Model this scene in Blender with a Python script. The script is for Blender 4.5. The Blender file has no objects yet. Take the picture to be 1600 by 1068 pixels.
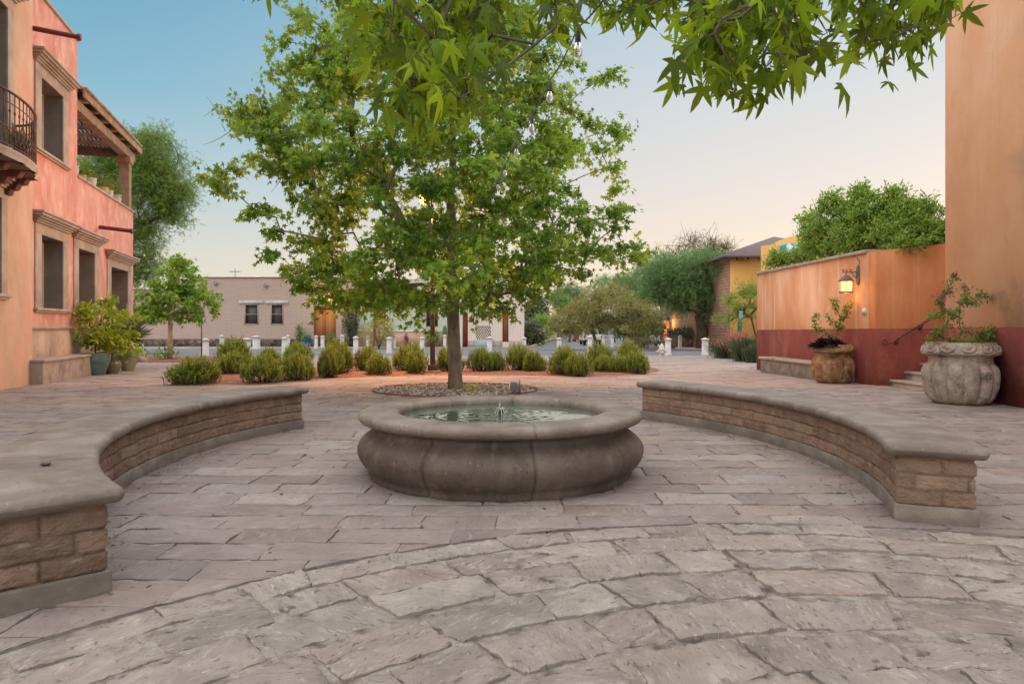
import bpy, math, random
import numpy as np
from mathutils import Vector, noise as mn
S = bpy.context.scene
COL = S.collection
rng = np.random.default_rng(7)
random.seed(7)
F = 1067.0; HY = 511.0; CH = 1.25

# ------------------------------------------------------------------ place helpers
def gz(y):
    y = min(max(y, 8.0), 130.0)
    return -0.01 * (y - 8.0)
def GP(px, py):
    a = (py - HY) / F
    if a > CH / 8.0: Y = CH / a
    else: Y = (CH - .08) / (a - .01)
    return ((px - 800) / F * Y, Y, gz(Y))
def X_(px, Y): return (px - 800) / F * Y
def Z_(py, Y): return CH - (py - HY) / F * Y

# ------------------------------------------------------------------ objects
def tag(o, label=None, cat=None, group=None, kind=None):
    if label: o['label'] = label
    if cat: o['category'] = cat
    if group: o['group'] = group
    if kind: o['kind'] = kind
    return o
def empty(name, loc=(0, 0, 0), label=None, cat=None, group=None):
    o = bpy.data.objects.new(name, None); COL.objects.link(o); o.location = loc
    o.empty_display_size = .1
    return tag(o, label, cat, group)
def origin(o):
    v = Vector((0, 0, 0))
    while o is not None:
        v += o.location; o = o.parent
    return v
def copy_tree(o, parent=None):
    c = o.copy(); COL.objects.link(c); c.parent = parent
    for ch in list(o.children): copy_tree(ch, c)
    return c
class MB:
    def __init__(s): s.V = []; s.L = []; s.S = []; s.T = []; s.A = []; s.n = 0
    def add(s, v, f, t=.5, vec=None):
        v = np.asarray(v, float).reshape(-1, 3)
        if isinstance(f, np.ndarray):
            s.L.append(f.ravel() + s.n); s.S.append(np.full(len(f), f.shape[1]))
        else:
            s.L.append(np.array([i for q in f for i in q], int) + s.n); s.S.append(np.array([len(q) for q in f]))
        s.V.append(v); s.T.append(np.broadcast_to(np.asarray(t, float), (len(v),)))
        s.A.append(np.zeros((len(v), 3)) if vec is None else np.asarray(vec, float)); s.n += len(v)
        return s
    def box(s, x0, x1, y0, y1, z0, z1, t=.5):
        v = [(x, y, z) for z in (z0, z1) for x, y in ((x0, y0), (x1, y0), (x1, y1), (x0, y1))]
        return s.add(v, BOXF, t)
    def hexa(s, v, t=.5): return s.add(v, BOXF, t)
    def tube(s, pts, r, n=8, t=.5, cap=True):
        P = np.asarray(pts, float); m = len(P); r = np.broadcast_to(np.asarray(r, float), (m,))
        T = np.gradient(P, axis=0); T /= np.linalg.norm(T, axis=1)[:, None] + 1e-9
        up = np.array([0, 0, 1.]) if abs(T[0][2]) < .9 else np.array([1., 0, 0])
        a = np.linspace(0, 2 * math.pi, n, endpoint=False); vs = []
        for i in range(m):
            u = up - T[i] * (up @ T[i]); u /= np.linalg.norm(u) + 1e-9; up = u
            w = np.cross(T[i], u)
            vs.append(P[i] + r[i] * (np.cos(a)[:, None] * u + np.sin(a)[:, None] * w))
        f = [(i * n + j, i * n + (j + 1) % n, (i + 1) * n + (j + 1) % n, (i + 1) * n + j) for i in range(m - 1) for j in range(n)]
        if cap: f += [tuple(range(n - 1, -1, -1)), tuple((m - 1) * n + j for j in range(n))]
        return s.add(np.concatenate(vs), f, t)
    def lathe(s, prof, c=(0, 0, 0), n=32, rf=None, t=.5, closed=True):
        vs = []; m = len(prof)
        for i, (r, z) in enumerate(prof):
            for j in range(n):
                th = 2 * math.pi * j / n
                rr, zz = (r, z) if rf is None else rf(r, z, th, i)
                vs.append((c[0] + rr * math.cos(th), c[1] + rr * math.sin(th), c[2] + zz))
        f = [(i * n + j, i * n + (j + 1) % n, (i + 1) * n + (j + 1) % n, (i + 1) * n + j) for i in range(m - 1) for j in range(n)]
        if closed: f += [tuple(range(n - 1, -1, -1)), tuple((m - 1) * n + j for j in range(n))]
        return s.add(vs, f, t)
    def build(s, name, mat, parent=None, smooth=False, bevel=0, seg=2, ang=40):
        me = bpy.data.meshes.new(name)
        V = np.concatenate(s.V); L = np.concatenate(s.L).astype(np.int32); Sz = np.concatenate(s.S).astype(np.int32)
        if parent is not None: V = V - np.array(origin(parent))
        me.vertices.add(len(V)); me.vertices.foreach_set('co', V.astype(np.float32).ravel())
        me.loops.add(len(L)); me.loops.foreach_set('vertex_index', L)
        me.polygons.add(len(Sz)); st = np.concatenate(([0], np.cumsum(Sz)[:-1])).astype(np.int32)
        me.polygons.foreach_set('loop_start', st); me.polygons.foreach_set('loop_total', Sz)
        if smooth: me.polygons.foreach_set('use_smooth', np.ones(len(Sz), bool))
        me.update(calc_edges=True)
        a = me.attributes.new('t', 'FLOAT', 'POINT'); a.data.foreach_set('value', np.concatenate(s.T).astype(np.float32))
        A = np.concatenate(s.A)
        if A.any():
            a = me.attributes.new('lv', 'FLOAT_VECTOR', 'POINT'); a.data.foreach_set('vector', A.astype(np.float32).ravel())
        me.materials.append(mat)
        o = bpy.data.objects.new(name, me); COL.objects.link(o); o.parent = parent
        if bevel:
            b = o.modifiers.new('bevel', 'BEVEL'); b.width = bevel; b.segments = seg; b.limit_method = 'ANGLE'; b.angle_limit = math.radians(ang)
            if smooth is False and seg > 2: me.polygons.foreach_set('use_smooth', np.ones(len(Sz), bool))
        return o
BOXF = [(3, 2, 1, 0), (4, 5, 6, 7), (0, 1, 5, 4), (1, 2, 6, 5), (2, 3, 7, 6), (3, 0, 4, 7)]

# ------------------------------------------------------------------ materials
def newmat(name):
    m = bpy.data.materials.new(name); m.use_nodes = True; nt = m.node_tree
    for n in list(nt.nodes): nt.nodes.remove(n)
    return m, nt
def N(nt, t, **k):
    n = nt.nodes.new(t)
    for a, b in k.items():
        if a.startswith('i_'):
            n.inputs[int(a[2:])].default_value = b
        else: setattr(n, a, b)
    return n
def mapping(nt, src, scale):
    mp = N(nt, 'ShaderNodeMapping'); mp.inputs['Scale'].default_value = scale
    nt.links.new(src, mp.inputs['Vector']); return mp.outputs[0]
def noise(nt, vec, scale, detail=5, rough=.6):
    n = N(nt, 'ShaderNodeTexNoise'); n.inputs['Scale'].default_value = scale; n.inputs['Detail'].default_value = detail
    n.inputs['Roughness'].default_value = rough; nt.links.new(vec, n.inputs['Vector']); return n.outputs['Fac']
def ramp(nt, fac, cols, a=.3, b=.7):
    r = N(nt, 'ShaderNodeValToRGB'); e = r.color_ramp.elements
    while len(e) < len(cols): e.new(.5)
    for i, c in enumerate(cols):
        e[i].position = a + (b - a) * i / max(1, len(cols) - 1); e[i].color = (*c, 1)
    nt.links.new(fac, r.inputs[0]); return r.outputs[0]
def mix(nt, fac, a, b, mode='MIX'):
    m = N(nt, 'ShaderNodeMix', data_type='RGBA', blend_type=mode)
    for sock, v in ((m.inputs[0], fac), (m.inputs[6], a), (m.inputs[7], b)):
        if hasattr(v, 'links'): nt.links.new(v, sock)
        else: sock.default_value = v if not isinstance(v, tuple) else (*v, 1) if len(v) == 3 else v
    return m.outputs[2]
def smat(name, cols, rough=.85, ns=3, det=8, stretch=(1, 1, 1), rr=(.3, .7), bumps=(), tcols=None, tf=.5, specks=None, layers=(), spec=.3, metallic=0, coord='Object', rv=0):
    """cols: noise ramp. tcols: per-piece colours from attribute t. bumps: (kind, scale, strength, dist, stretch). layers: (colour, scale, stretch, lo, hi, amount)"""
    m, nt = newmat(name); L = nt.links
    out = N(nt, 'ShaderNodeOutputMaterial'); bs = N(nt, 'ShaderNodeBsdfPrincipled'); L.new(bs.outputs[0], out.inputs[0])
    tc = N(nt, 'ShaderNodeTexCoord'); v = tc.outputs['Object']
    if coord == 'lv': v = N(nt, 'ShaderNodeAttribute', attribute_name='lv').outputs['Vector']
    c = ramp(nt, noise(nt, mapping(nt, v, stretch), ns, det), cols, *rr)
    if tcols:
        at = N(nt, 'ShaderNodeAttribute', attribute_name='t')
        c = mix(nt, tf, c, ramp(nt, at.outputs['Fac'], tcols, 0, 1))
    for (lc, sc, st, lo, hi, am) in layers:
        n = noise(nt, mapping(nt, v, st), sc, 6)
        mr = N(nt, 'ShaderNodeMapRange'); mr.inputs[1].default_value = lo; mr.inputs[2].default_value = hi; mr.inputs[4].default_value = am
        L.new(n, mr.inputs[0]); c = mix(nt, mr.outputs[0], c, lc)
    if specks:
        for (lc, sc, thr) in specks:
            vo = N(nt, 'ShaderNodeTexVoronoi'); vo.inputs['Scale'].default_value = sc; vo.inputs['Randomness'].default_value = 1
            L.new(v, vo.inputs['Vector'])
            mr = N(nt, 'ShaderNodeMapRange'); mr.inputs[1].default_value = thr; mr.inputs[2].default_value = thr * .5; L.new(vo.outputs['Distance'], mr.inputs[0])
            # only some of the cells carry a speck
            sh = N(nt, 'ShaderNodeSeparateColor'); L.new(vo.outputs['Color'], sh.inputs[0])
            gt = N(nt, 'ShaderNodeMath', operation='GREATER_THAN'); gt.inputs[1].default_value = .6; L.new(sh.outputs[0], gt.inputs[0])
            mu = N(nt, 'ShaderNodeMath', operation='MULTIPLY'); L.new(mr.outputs[0], mu.inputs[0]); L.new(gt.outputs[0], mu.inputs[1])
            c = mix(nt, mu.outputs[0], c, lc)
    L.new(c, bs.inputs['Base Color'])
    bs.inputs['Roughness'].default_value = rough; bs.inputs['Metallic'].default_value = metallic
    bs.inputs['Specular IOR Level'].default_value = spec
    prev = None
    for (kind, sc, st, ds, stx) in bumps:
        vv = mapping(nt, v, stx)
        if kind == 'v':
            h = N(nt, 'ShaderNodeTexVoronoi'); h.inputs['Scale'].default_value = sc; L.new(vv, h.inputs['Vector']); h = h.outputs['Distance']
        else: h = noise(nt, vv, sc, 8, .65)
        b = N(nt, 'ShaderNodeBump'); b.inputs['Strength'].default_value = st; b.inputs['Distance'].default_value = ds
        L.new(h, b.inputs['Height'])
        if prev: L.new(prev, b.inputs['Normal'])
        prev = b.outputs[0]
    if prev: L.new(prev, bs.inputs['Normal'])
    return m
def leafmat(name, cols, tcol, tr=.45, rough=.5):
    m, nt = newmat(name); L = nt.links
    out = N(nt, 'ShaderNodeOutputMaterial'); bs = N(nt, 'ShaderNodeBsdfPrincipled'); tl = N(nt, 'ShaderNodeBsdfTranslucent')
    ms = N(nt, 'ShaderNodeMixShader'); ms.inputs[0].default_value = tr
    at = N(nt, 'ShaderNodeAttribute', attribute_name='t'); c = ramp(nt, at.outputs['Fac'], cols, 0, 1)
    L.new(c, bs.inputs['Base Color']); bs.inputs['Roughness'].default_value = rough; bs.inputs['Specular IOR Level'].default_value = .18
    L.new(mix(nt, .55, c, tcol), tl.inputs[0])
    L.new(bs.outputs[0], ms.inputs[1]); L.new(tl.outputs[0], ms.inputs[2]); L.new(ms.outputs[0], out.inputs[0])
    return m
def emis(name, col, st):
    m, nt = newmat(name); out = N(nt, 'ShaderNodeOutputMaterial'); e = N(nt, 'ShaderNodeEmission')
    e.inputs[0].default_value = (*col, 1); e.inputs[1].default_value = st; nt.links.new(e.outputs[0], out.inputs[0]); return m
O3 = (1, 1, 1)
PAV = smat('paving_stone', [(.14, .118, .105), (.265, .228, .206), (.40, .36, .33)], ns=5, rr=(.28, .72), coord='lv', spec=.35, rough=.75,
    tcols=[(.23, .175, .155), (.225, .205, .19), (.34, .27, .235), (.28, .255, .235), (.41, .38, .34), (.255, .215, .203), (.37, .33, .295)], tf=.5,
    layers=[((.10, .088, .08), 2.4, O3, .52, .70, .6), ((.46, .425, .39), 5, (1, 3, 1), .54, .72, .45), ((.075, .062, .054), 14, (1, 2.2, 1), .60, .66, .65), ((.52, .48, .44), 17, (1, 3, 1), .60, .67, .5), ((.08, .066, .058), 34, (1, 1.6, 1), .62, .67, .6)],
    bumps=[('n', 5, .7, .03, (1, 2, 1)), ('n', 13, .5, .018, (1, 6, 1)), ('n', 45, .45, .01, O3), ('v', 18, .35, .016, (1, 2, 1))])
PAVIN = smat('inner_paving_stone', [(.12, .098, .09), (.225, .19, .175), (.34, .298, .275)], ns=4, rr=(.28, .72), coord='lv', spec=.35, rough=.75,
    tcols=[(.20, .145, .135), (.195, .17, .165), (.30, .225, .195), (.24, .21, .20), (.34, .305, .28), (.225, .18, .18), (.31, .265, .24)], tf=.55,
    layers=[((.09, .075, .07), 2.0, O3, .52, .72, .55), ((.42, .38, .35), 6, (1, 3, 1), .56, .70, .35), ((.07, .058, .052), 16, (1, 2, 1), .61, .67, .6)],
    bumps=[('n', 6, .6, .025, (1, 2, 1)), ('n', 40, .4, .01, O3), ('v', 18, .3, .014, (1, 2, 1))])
FARPAV_WARM = smat('paving_far_lamp_tint', [(.22, .16, .14), (.32, .245, .215), (.40, .32, .285)], ns=3, rr=(.25, .75), spec=.3, rough=.8,  # pinker tone carries the street lamp's warm light in the colour
    tcols=[(.29, .18, .15), (.28, .235, .215), (.38, .265, .225), (.33, .275, .245), (.43, .35, .31)], tf=.6, layers=[((.22, .17, .15), 1.1, O3, .52, .7, .5)],
    bumps=[('n', 8, .6, .03, O3)])
MORTAR = smat('mortar', [(.12, .10, .085), (.26, .23, .205), (.38, .345, .315)], ns=9, rr=(.35, .6), bumps=[('n', 60, .9, .02, O3), ('v', 90, .5, .01, O3)])
CANT = smat('cantera', [(.06, .043, .034), (.10, .076, .062), (.15, .12, .10)], ns=2.5, rr=(.3, .7), rough=.62, spec=.45,
    layers=[((.05, .036, .028), 3, (1, 1, .5), .50, .70, .65), ((.21, .185, .165), 4, (2.5, 2.5, .25), .56, .70, .5), ((.17, .14, .12), 14, O3, .58, .7, .4)],
    specks=[((.26, .22, .185), 22, .12), ((.03, .025, .02), 19, .17)],
    bumps=[('n', 60, .35, .01, O3), ('v', 30, .2, .012, O3), ('n', 6, .3, .03, O3)])
CAPM = smat('cap_stone', [(.105, .08, .065), (.17, .138, .115), (.25, .21, .182)], ns=2.2, rr=(.28, .7), rough=.55, spec=.5,
    layers=[((.085, .065, .052), 3, O3, .5, .70, .7), ((.30, .27, .24), 9, O3, .58, .72, .4), ((.07, .045, .028), 16, O3, .66, .72, .6)],
    specks=[((.36, .32, .28), 30, .12), ((.04, .035, .03), 22, .16)],
    bumps=[('n', 60, .3, .008, O3), ('v', 28, .25, .012, O3), ('n', 5, .25, .03, O3)])
PLINTH = smat('plinth_concrete', [(.12, .10, .083), (.19, .165, .142), (.27, .24, .21)], ns=4, layers=[((.12, .10, .085), 2, (1, 1, 3), .5, .7, .6)], bumps=[('n', 60, .4, .01, O3)])
ADOBE = smat('adobe', [(.15, .095, .066), (.25, .165, .118), (.36, .255, .19)], ns=7, rr=(.28, .72), tcols=[(.12, .08, .06), (.24, .155, .11), (.20, .14, .10), (.33, .23, .165), (.26, .17, .12)], tf=.5,
    layers=[((.13, .09, .065), 4, (1, 1, 2), .54, .7, .55), ((.5, .42, .34), 9, (1, 1, 4), .58, .7, .4)],
    bumps=[('n', 30, .8, .02, (1, 1, 2.2)), ('v', 60, .4, .01, O3)])
def stucco(name, cols, layers=(), b=.35, bs=30, ns=.8, stretch=(1, 1, .45)):
    return smat(name, cols, ns=ns, det=10, rr=(.3, .7), stretch=stretch, layers=layers, rough=.9, spec=.15,
                bumps=[('n', bs, b, .02, O3), ('n', 2, .25, .05, O3)])
PINK = stucco('pink_stucco', [(.47, .195, .16), (.55, .265, .22), (.62, .35, .295)], [((.72, .47, .41), 2.6, (1, 1, .55), .5, .68, .65), ((.48, .14, .11), 3.4, (1, 1, .5), .54, .72, .45), ((.78, .46, .38), 14, (1, 1, .4), .56, .7, .3)], ns=1.4)
PEACH = stucco('peach_stucco', [(.43, .27, .185), (.51, .34, .25), (.57, .42, .33)], [((.58, .28, .20), 1.6, (1, 1, .4), .48, .7, .75), ((.42, .29, .20), 2.8, (1, 1, .3), .56, .78, .6)], ns=1.3)
BEIGE = stucco('beige_stucco', [(.40, .25, .17), (.50, .34, .25), (.58, .42, .32)], [((.22, .17, .15), .9, O3, .52, .68, .7)], ns=1.5)
ORANGE = stucco('orange_stucco', [(.48, .21, .10), (.56, .28, .15), (.64, .38, .25)], [((.76, .58, .46), 1.3, (4.2, 4.2, .12), .56, .68, .65), ((.72, .47, .33), .7, (1, 1, .5), .48, .75, .5), ((.42, .19, .10), 1.1, (1.2, 1.2, .4), .55, .75, .55)], ns=1.0)
DEEPOR_SHADED = stucco('shaded_burnt_orange_stucco', [(.36, .13, .05), (.45, .18, .075), (.53, .26, .13)], [((.62, .40, .26), 1.4, (4, 4, .12), .56, .7, .5)], ns=1.0)  # own deeper orange, with the return wall's shade also put into the colour
ORANGE2 = stucco('apricot_stucco', [(.60, .345, .20), (.67, .41, .26), (.73, .50, .345)], [((.72, .52, .39), .9, O3, .5, .72, .6), ((.50, .27, .15), 1.3, (1, 1, .4), .54, .74, .5), ((.52, .30, .18), 7, (1, 1, .5), .6, .75, .35), ((.80, .62, .50), 2, (3, 3, .16), .60, .76, .25), ((.40, .24, .16), 3, (3, 3, .14), .62, .76, .3)], ns=.7)
MAROON = stucco('maroon_stucco', [(.155, .036, .030), (.205, .056, .045), (.27, .09, .075)], [((.30, .13, .11), 2, O3, .55, .75, .4)], b=1.0, bs=18, ns=1.5)
OCHRE = stucco('ochre_stucco', [(.56, .31, .09), (.62, .36, .12), (.68, .42, .16)], ns=.5)
TANST = smat('carved_surround', [(.27, .21, .17), (.35, .28, .235), (.43, .36, .31)], ns=2, bumps=[('n', 40, .3, .01, O3)])
BENCHST = smat('wall_bench_stone', [(.26, .20, .165), (.36, .29, .245), (.44, .37, .32)], ns=2, layers=[((.12, .10, .09), 1.6, O3, .52, .66, .7)], bumps=[('n', 40, .3, .01, O3)])
GREYST = smat('step_stone', [(.24, .2, .175), (.33, .285, .25), (.40, .36, .33)], ns=3, bumps=[('n', 40, .3, .01, O3)])
JAMB = smat('dark_jamb_stone', [(.17, .14, .125), (.215, .18, .16), (.26, .22, .20)], ns=2, bumps=[('n', 30, .3, .01, O3)])
WOODG = smat('weathered_timber', [(.20, .13, .085), (.32, .22, .15), (.42, .32, .24)], ns=3, stretch=(1, 1, 1), layers=[((.11, .07, .045), 6, (3, .4, 6), .5, .7, .6)], bumps=[('n', 20, .5, .01, (3, .5, 3))])
DWOOD = smat('dark_timber', [(.06, .035, .024), (.11, .07, .05), (.16, .1, .07)], ns=4, bumps=[('n', 20, .4, .01, O3)])
RUST = smat('rust_metal', [(.10, .035, .024), (.16, .06, .04), (.22, .1, .06)], ns=6, rough=.6, bumps=[('n', 40, .3, .005, O3)])
MAR_P = smat('maroon_pipe', [(.12, .018, .018), (.17, .03, .028)], ns=5, rough=.4)
IRON = smat('wrought_iron', [(.07, .035, .03), (.12, .06, .05), (.19, .1, .08)], ns=8, rough=.55)
BLKIRON = smat('pale_iron', [(.09, .075, .075), (.16, .14, .135)], ns=9, rough=.5)
LPOST = smat('post_brown', [(.085, .045, .032), (.12, .065, .048)], ns=5, rough=.5)
WHITE = smat('white_frame', [(.55, .53, .49), (.68, .66, .61)], ns=3, rough=.5)
BOLL = smat('bollard_concrete', [(.42, .41, .41), (.53, .52, .51), (.62, .61, .60)], ns=4, layers=[((.34, .31, .29), 3, (1, 1, .6), .54, .72, .6)], bumps=[('n', 30, .4, .01, O3)])
def glassm(name, col, r=.08):
    m, nt = newmat(name); out = N(nt, 'ShaderNodeOutputMaterial'); b = N(nt, 'ShaderNodeBsdfPrincipled')
    b.inputs['Base Color'].default_value = (*col, 1); b.inputs['Roughness'].default_value = r; b.inputs['Specular IOR Level'].default_value = .7
    nt.links.new(b.outputs[0], out.inputs[0]); return m
GLASS = glassm('window_pane', (.06, .058, .055), .12)
SCREEN = glassm('window_screen', (.05, .052, .055), .55)
DARK = glassm('dark_void', (.02, .018, .016), .5)
ASPH = smat('asphalt', [(.10, .105, .115), (.14, .147, .16), (.19, .197, .21)], ns=.6, bumps=[('n', 40, .3, .01, O3)])
CONC = smat('sidewalk', [(.27, .24, .215), (.35, .315, .29), (.42, .385, .36)], ns=.8, bumps=[('n', 30, .3, .01, O3)])
DIRT = smat('dirt', [(.20, .14, .10), (.28, .205, .155), (.35, .27, .21)], ns=.5, bumps=[('n', 8, .5, .03, O3)])
SOIL = smat('red_mulch', [(.15, .06, .035), (.27, .115, .07), (.36, .18, .12)], ns=12, rr=(.35, .65), bumps=[('v', 30, .9, .03, O3), ('n', 50, .8, .02, O3)])
BARK = smat('sycamore_bark', [(.13, .105, .075), (.21, .175, .13), (.29, .25, .20)], ns=5, stretch=(1, 1, .4), rr=(.35, .65), layers=[((.36, .32, .26), 4, (1, 1, .7), .56, .66, .6)], bumps=[('n', 25, .7, .02, (1, 1, .4))])
BARKT = smat('dark_twig_bark', [(.06, .05, .035), (.11, .09, .06), (.17, .145, .10)], ns=9, bumps=[('n', 25, .7, .02, (1, 1, .4))])
BARKP = smat('pale_bark', [(.36, .26, .2), (.50, .40, .33), (.62, .52, .45)], ns=5, bumps=[('n', 25, .5, .02, (1, 1, .4))])
BARKD = smat('dark_bark', [(.05, .035, .025), (.10, .07, .05), (.15, .11, .08)], ns=8, stretch=(1, 1, .3), bumps=[('n', 20, 1, .03, (1, 1, .3))])
L_SYC = leafmat('sycamore_leaf', [(.025, .085, .03), (.08, .20, .045), (.18, .35, .05), (.34, .48, .055), (.58, .48, .05)], (.56, .72, .08), .44)
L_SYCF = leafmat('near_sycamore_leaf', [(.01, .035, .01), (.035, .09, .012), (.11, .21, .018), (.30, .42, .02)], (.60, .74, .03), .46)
L_ROSE = leafmat('rosemary_leaf', [(.04, .085, .02), (.14, .22, .04), (.30, .39, .07), (.48, .50, .11)], (.42, .45, .08), .3)
L_MESQ = leafmat('mesquite_leaf', [(.08, .16, .06), (.14, .26, .10), (.22, .35, .13)], (.36, .55, .18), .4)
L_MESL = leafmat('left_mesquite_leaf', [(.07, .14, .03), (.14, .24, .045), (.23, .34, .07)], (.38, .52, .1), .42)
L_PALO = leafmat('palo_verde_leaf', [(.18, .20, .06), (.29, .30, .10), (.42, .40, .15), (.62, .42, .16)], (.32, .32, .10), .35)
L_LIME = leafmat('lime_leaf', [(.13, .22, .03), (.28, .38, .04), (.46, .52, .05), (.62, .58, .06)], (.6, .65, .06), .45)
L_CITR = leafmat('laurel_leaf', [(.08, .18, .04), (.17, .33, .06), (.28, .45, .08), (.5, .38, .17)], (.45, .6, .1), .4, .35)
L_BRIT = leafmat('feather_leaf', [(.12, .22, .04), (.22, .34, .06), (.3, .42, .1)], (.45, .55, .1), .4)
L_BOUG = leafmat('bougainvillea_leaf', [(.07, .14, .02), (.15, .24, .04), (.26, .34, .07)], (.35, .45, .07), .35)
L_GREY = leafmat('grey_leaf', [(.08, .11, .06), (.15, .18, .10), (.22, .25, .15)], (.2, .24, .12), .2)
L_DARK = leafmat('grass_clump_leaf', [(.04, .06, .03), (.08, .11, .05), (.13, .16, .08)], (.12, .16, .06), .2)
L_BLK = leafmat('black_foliage', [(.008, .006, .012), (.014, .01, .02), (.03, .02, .035)], (.03, .01, .03), .1, .35)
L_PINK = leafmat('coral_flower', [(.48, .14, .15), (.62, .25, .24), (.68, .36, .33)], (.65, .3, .3), .3)
L_MAG = leafmat('magenta_bract', [(.30, .02, .20), (.45, .04, .30)], (.6, .06, .35), .35)
L_WHT = leafmat('white_flower', [(.6, .58, .52), (.72, .70, .65)], (.7, .7, .6), .2)
L_RED = leafmat('red_flower', [(.45, .02, .03), (.6, .08, .06)], (.6, .06, .05), .2)

# ------------------------------------------------------------------ foliage
def template(kind):
    if kind == 'star':
        tips = [(-118, .5), (-58, .84), (0, 1.0), (58, .84), (118, .5)]; nt_ = [(-150, .16), (-88, .3), (-29, .42), (29, .42), (88, .3), (150, .16)]
        v = [(0, 0)]
        for a, r in nt_ + tips: v.append((math.sin(math.radians(a)) * r, math.cos(math.radians(a)) * r))
        v = np.array([(x, y, -.28 * abs(x) - .18 * y * y) for x, y in v])
        return v, np.array([[0, 1 + i, 7 + i, 2 + i] for i in range(5)])
    if kind == 'bigstar':
        tips = [(-108, .50), (-50, .88), (0, 1.12), (50, .88), (108, .50)]; nt_ = [(-148, .15), (-80, .22), (-25, .33), (25, .33), (80, .22), (148, .15)]
        P = [(0, 0)]; f = []
        def pt(a, r): return (math.sin(math.radians(a)) * r, math.cos(math.radians(a)) * r)
        for i in range(5):
            a, r = tips[i]; n0 = pt(*nt_[i]); n1 = pt(*nt_[i + 1])
            m0 = pt(a - 12.5, r * .58); m1 = pt(a + 12.5, r * .58); q0 = pt(a - 4.5, r * .82); q1 = pt(a + 4.5, r * .82); c1 = pt(a, r * .45); c2 = pt(a, r * .8); tp = pt(a, r)
            b = len(P); P += [n0, m0, q0, tp, q1, m1, n1, c1, c2]
            f += [(0, b, b + 7), (b, b + 1, b + 7), (b + 1, b + 2, b + 8, b + 7), (b + 2, b + 3, b + 8), (b + 3, b + 4, b + 8), (b + 4, b + 5, b + 7, b + 8), (b + 5, b + 6, b + 7), (b + 6, 0, b + 7)]
        v = []
        for x, y in P:
            r = math.hypot(x, y); v.append((x, y, -.25 * abs(x) - .22 * y * abs(y)))
        v = np.array(v)
        for i in range(5):   # raised veins
            for k in (7, 8): v[1 + i * 9 + k, 2] += .045 if k == 7 else .03
        # petiole
        b = len(v); v = np.concatenate([v, [(-.012, 0, 0), (.012, 0, 0), (.008, -.45, .10), (-.008, -.45, .10)]]); f.append((b, b + 1, b + 2, b + 3))
        return v, f
    if kind == 'oval':
        return np.array([(0, 0, 0), (-.22, .35, -.06), (0, .4, .03), (.22, .35, -.06), (-.15, .75, -.08), (.15, .75, -.08), (0, 1, -.1)]), [(0, 2, 1), (0, 3, 2), (1, 2, 6, 4), (2, 3, 5, 6)]
    if kind == 'blade':
        return np.array([(-.09, 0, 0), (.09, 0, 0), (.07, .6, .03), (-.07, .6, .03), (0, 1, 0)]), [(0, 1, 2, 3), (3, 2, 4)]
    if kind == 'thin':
        return np.array([(-.018, 0, 0), (.018, 0, 0), (.016, .5, .03), (-.016, .5, .03), (.006, 1, -.12), (-.006, 1, -.12)]), [(0, 1, 2, 3), (3, 2, 4, 5)]
    if kind == 'frond':     # pinnate spray: a rib with leaflets
        v = []; f = []
        for k in range(5):
            y = .12 + k * .19; l = .26 * (1 - .12 * k)
            for s in (-1, 1):
                b = len(v); v += [(0, y - .05, 0), (s * l, y + .06, -.06), (s * l * .9, y + .13, -.06), (0, y + .03, 0)]; f.append((b, b + 1, b + 2, b + 3))
        return np.array(v), np.array(f)
TPL = {k: template(k) for k in ('star', 'bigstar', 'oval', 'blade', 'thin', 'frond')}
def unit(a): return a / (np.linalg.norm(a, axis=-1, keepdims=True) + 1e-9)
def leaves(mb, kind, P, D, s, up=None, t=None, curl=True):
    """P positions, D midrib directions, s sizes"""
    n = len(P)
    if not n: return
    tv, tf = TPL[kind]; D = unit(D)
    R = rng.normal(size=(n, 3)) * .7 + (np.array([0, 0, 1.]) if up is None else up)
    Nn = unit(R - D * np.sum(R * D, 1, keepdims=True)); Xx = np.cross(D, Nn)
    cz = rng.uniform(.1, 2.3, n) if curl else np.ones(n)
    s = np.broadcast_to(np.asarray(s, float), (n,))
    wx = rng.uniform(.6, 1.05, n)
    V = P[:, None] + s[:, None, None] * (tv[None, :, 0:1] * (Xx * wx[:, None])[:, None] + tv[None, :, 1:2] * D[:, None] + tv[None, :, 2:3] * (Nn * cz[:, None])[:, None])
    k = len(tv); off = np.arange(n) * k
    if t is None: t = rng.uniform(0, 1, n)
    T = np.repeat(t, k)
    if isinstance(tf, np.ndarray): mb.add(V.reshape(-1, 3), (tf[None] + off[:, None, None]).reshape(-1, tf.shape[1]), T)
    else:
        for g in sorted(set(len(q) for q in tf)):
            pass
        L = []; Sz = []
        base = np.array([i for q in tf for i in q]); sz = np.array([len(q) for q in tf])
        mb.L.append((base[None] + off[:, None]).ravel() + mb.n); mb.S.append(np.tile(sz, n))
        mb.V.append(V.reshape(-1, 3)); mb.T.append(T); mb.A.append(np.zeros((n * k, 3))); mb.n += n * k
def edges_mesh(mb, A, B, ra, rb, n=5, t=.5):
    A = np.asarray(A); B = np.asarray(B); m = len(A)
    if not m: return
    D = unit(B - A); ref = np.where(np.abs(D[:, 2:3]) < .9, np.array([[0, 0, 1.]]), np.array([[1., 0, 0]]))
    U = unit(np.cross(D, ref)); W = np.cross(D, U); a = np.linspace(0, 2 * math.pi, n, endpoint=False)
    ring = np.cos(a)[None, :, None] * U[:, None] + np.sin(a)[None, :, None] * W[:, None]
    V = np.concatenate([A[:, None] + ring * np.asarray(ra)[:, None, None], B[:, None] + ring * np.asarray(rb)[:, None, None]], 1)
    f = np.array([(j, (j + 1) % n, n + (j + 1) % n, n + j) for j in range(n)])
    mb.add(V.reshape(-1, 3), (f[None] + (np.arange(m) * 2 * n)[:, None, None]).reshape(-1, 4), t)
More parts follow.
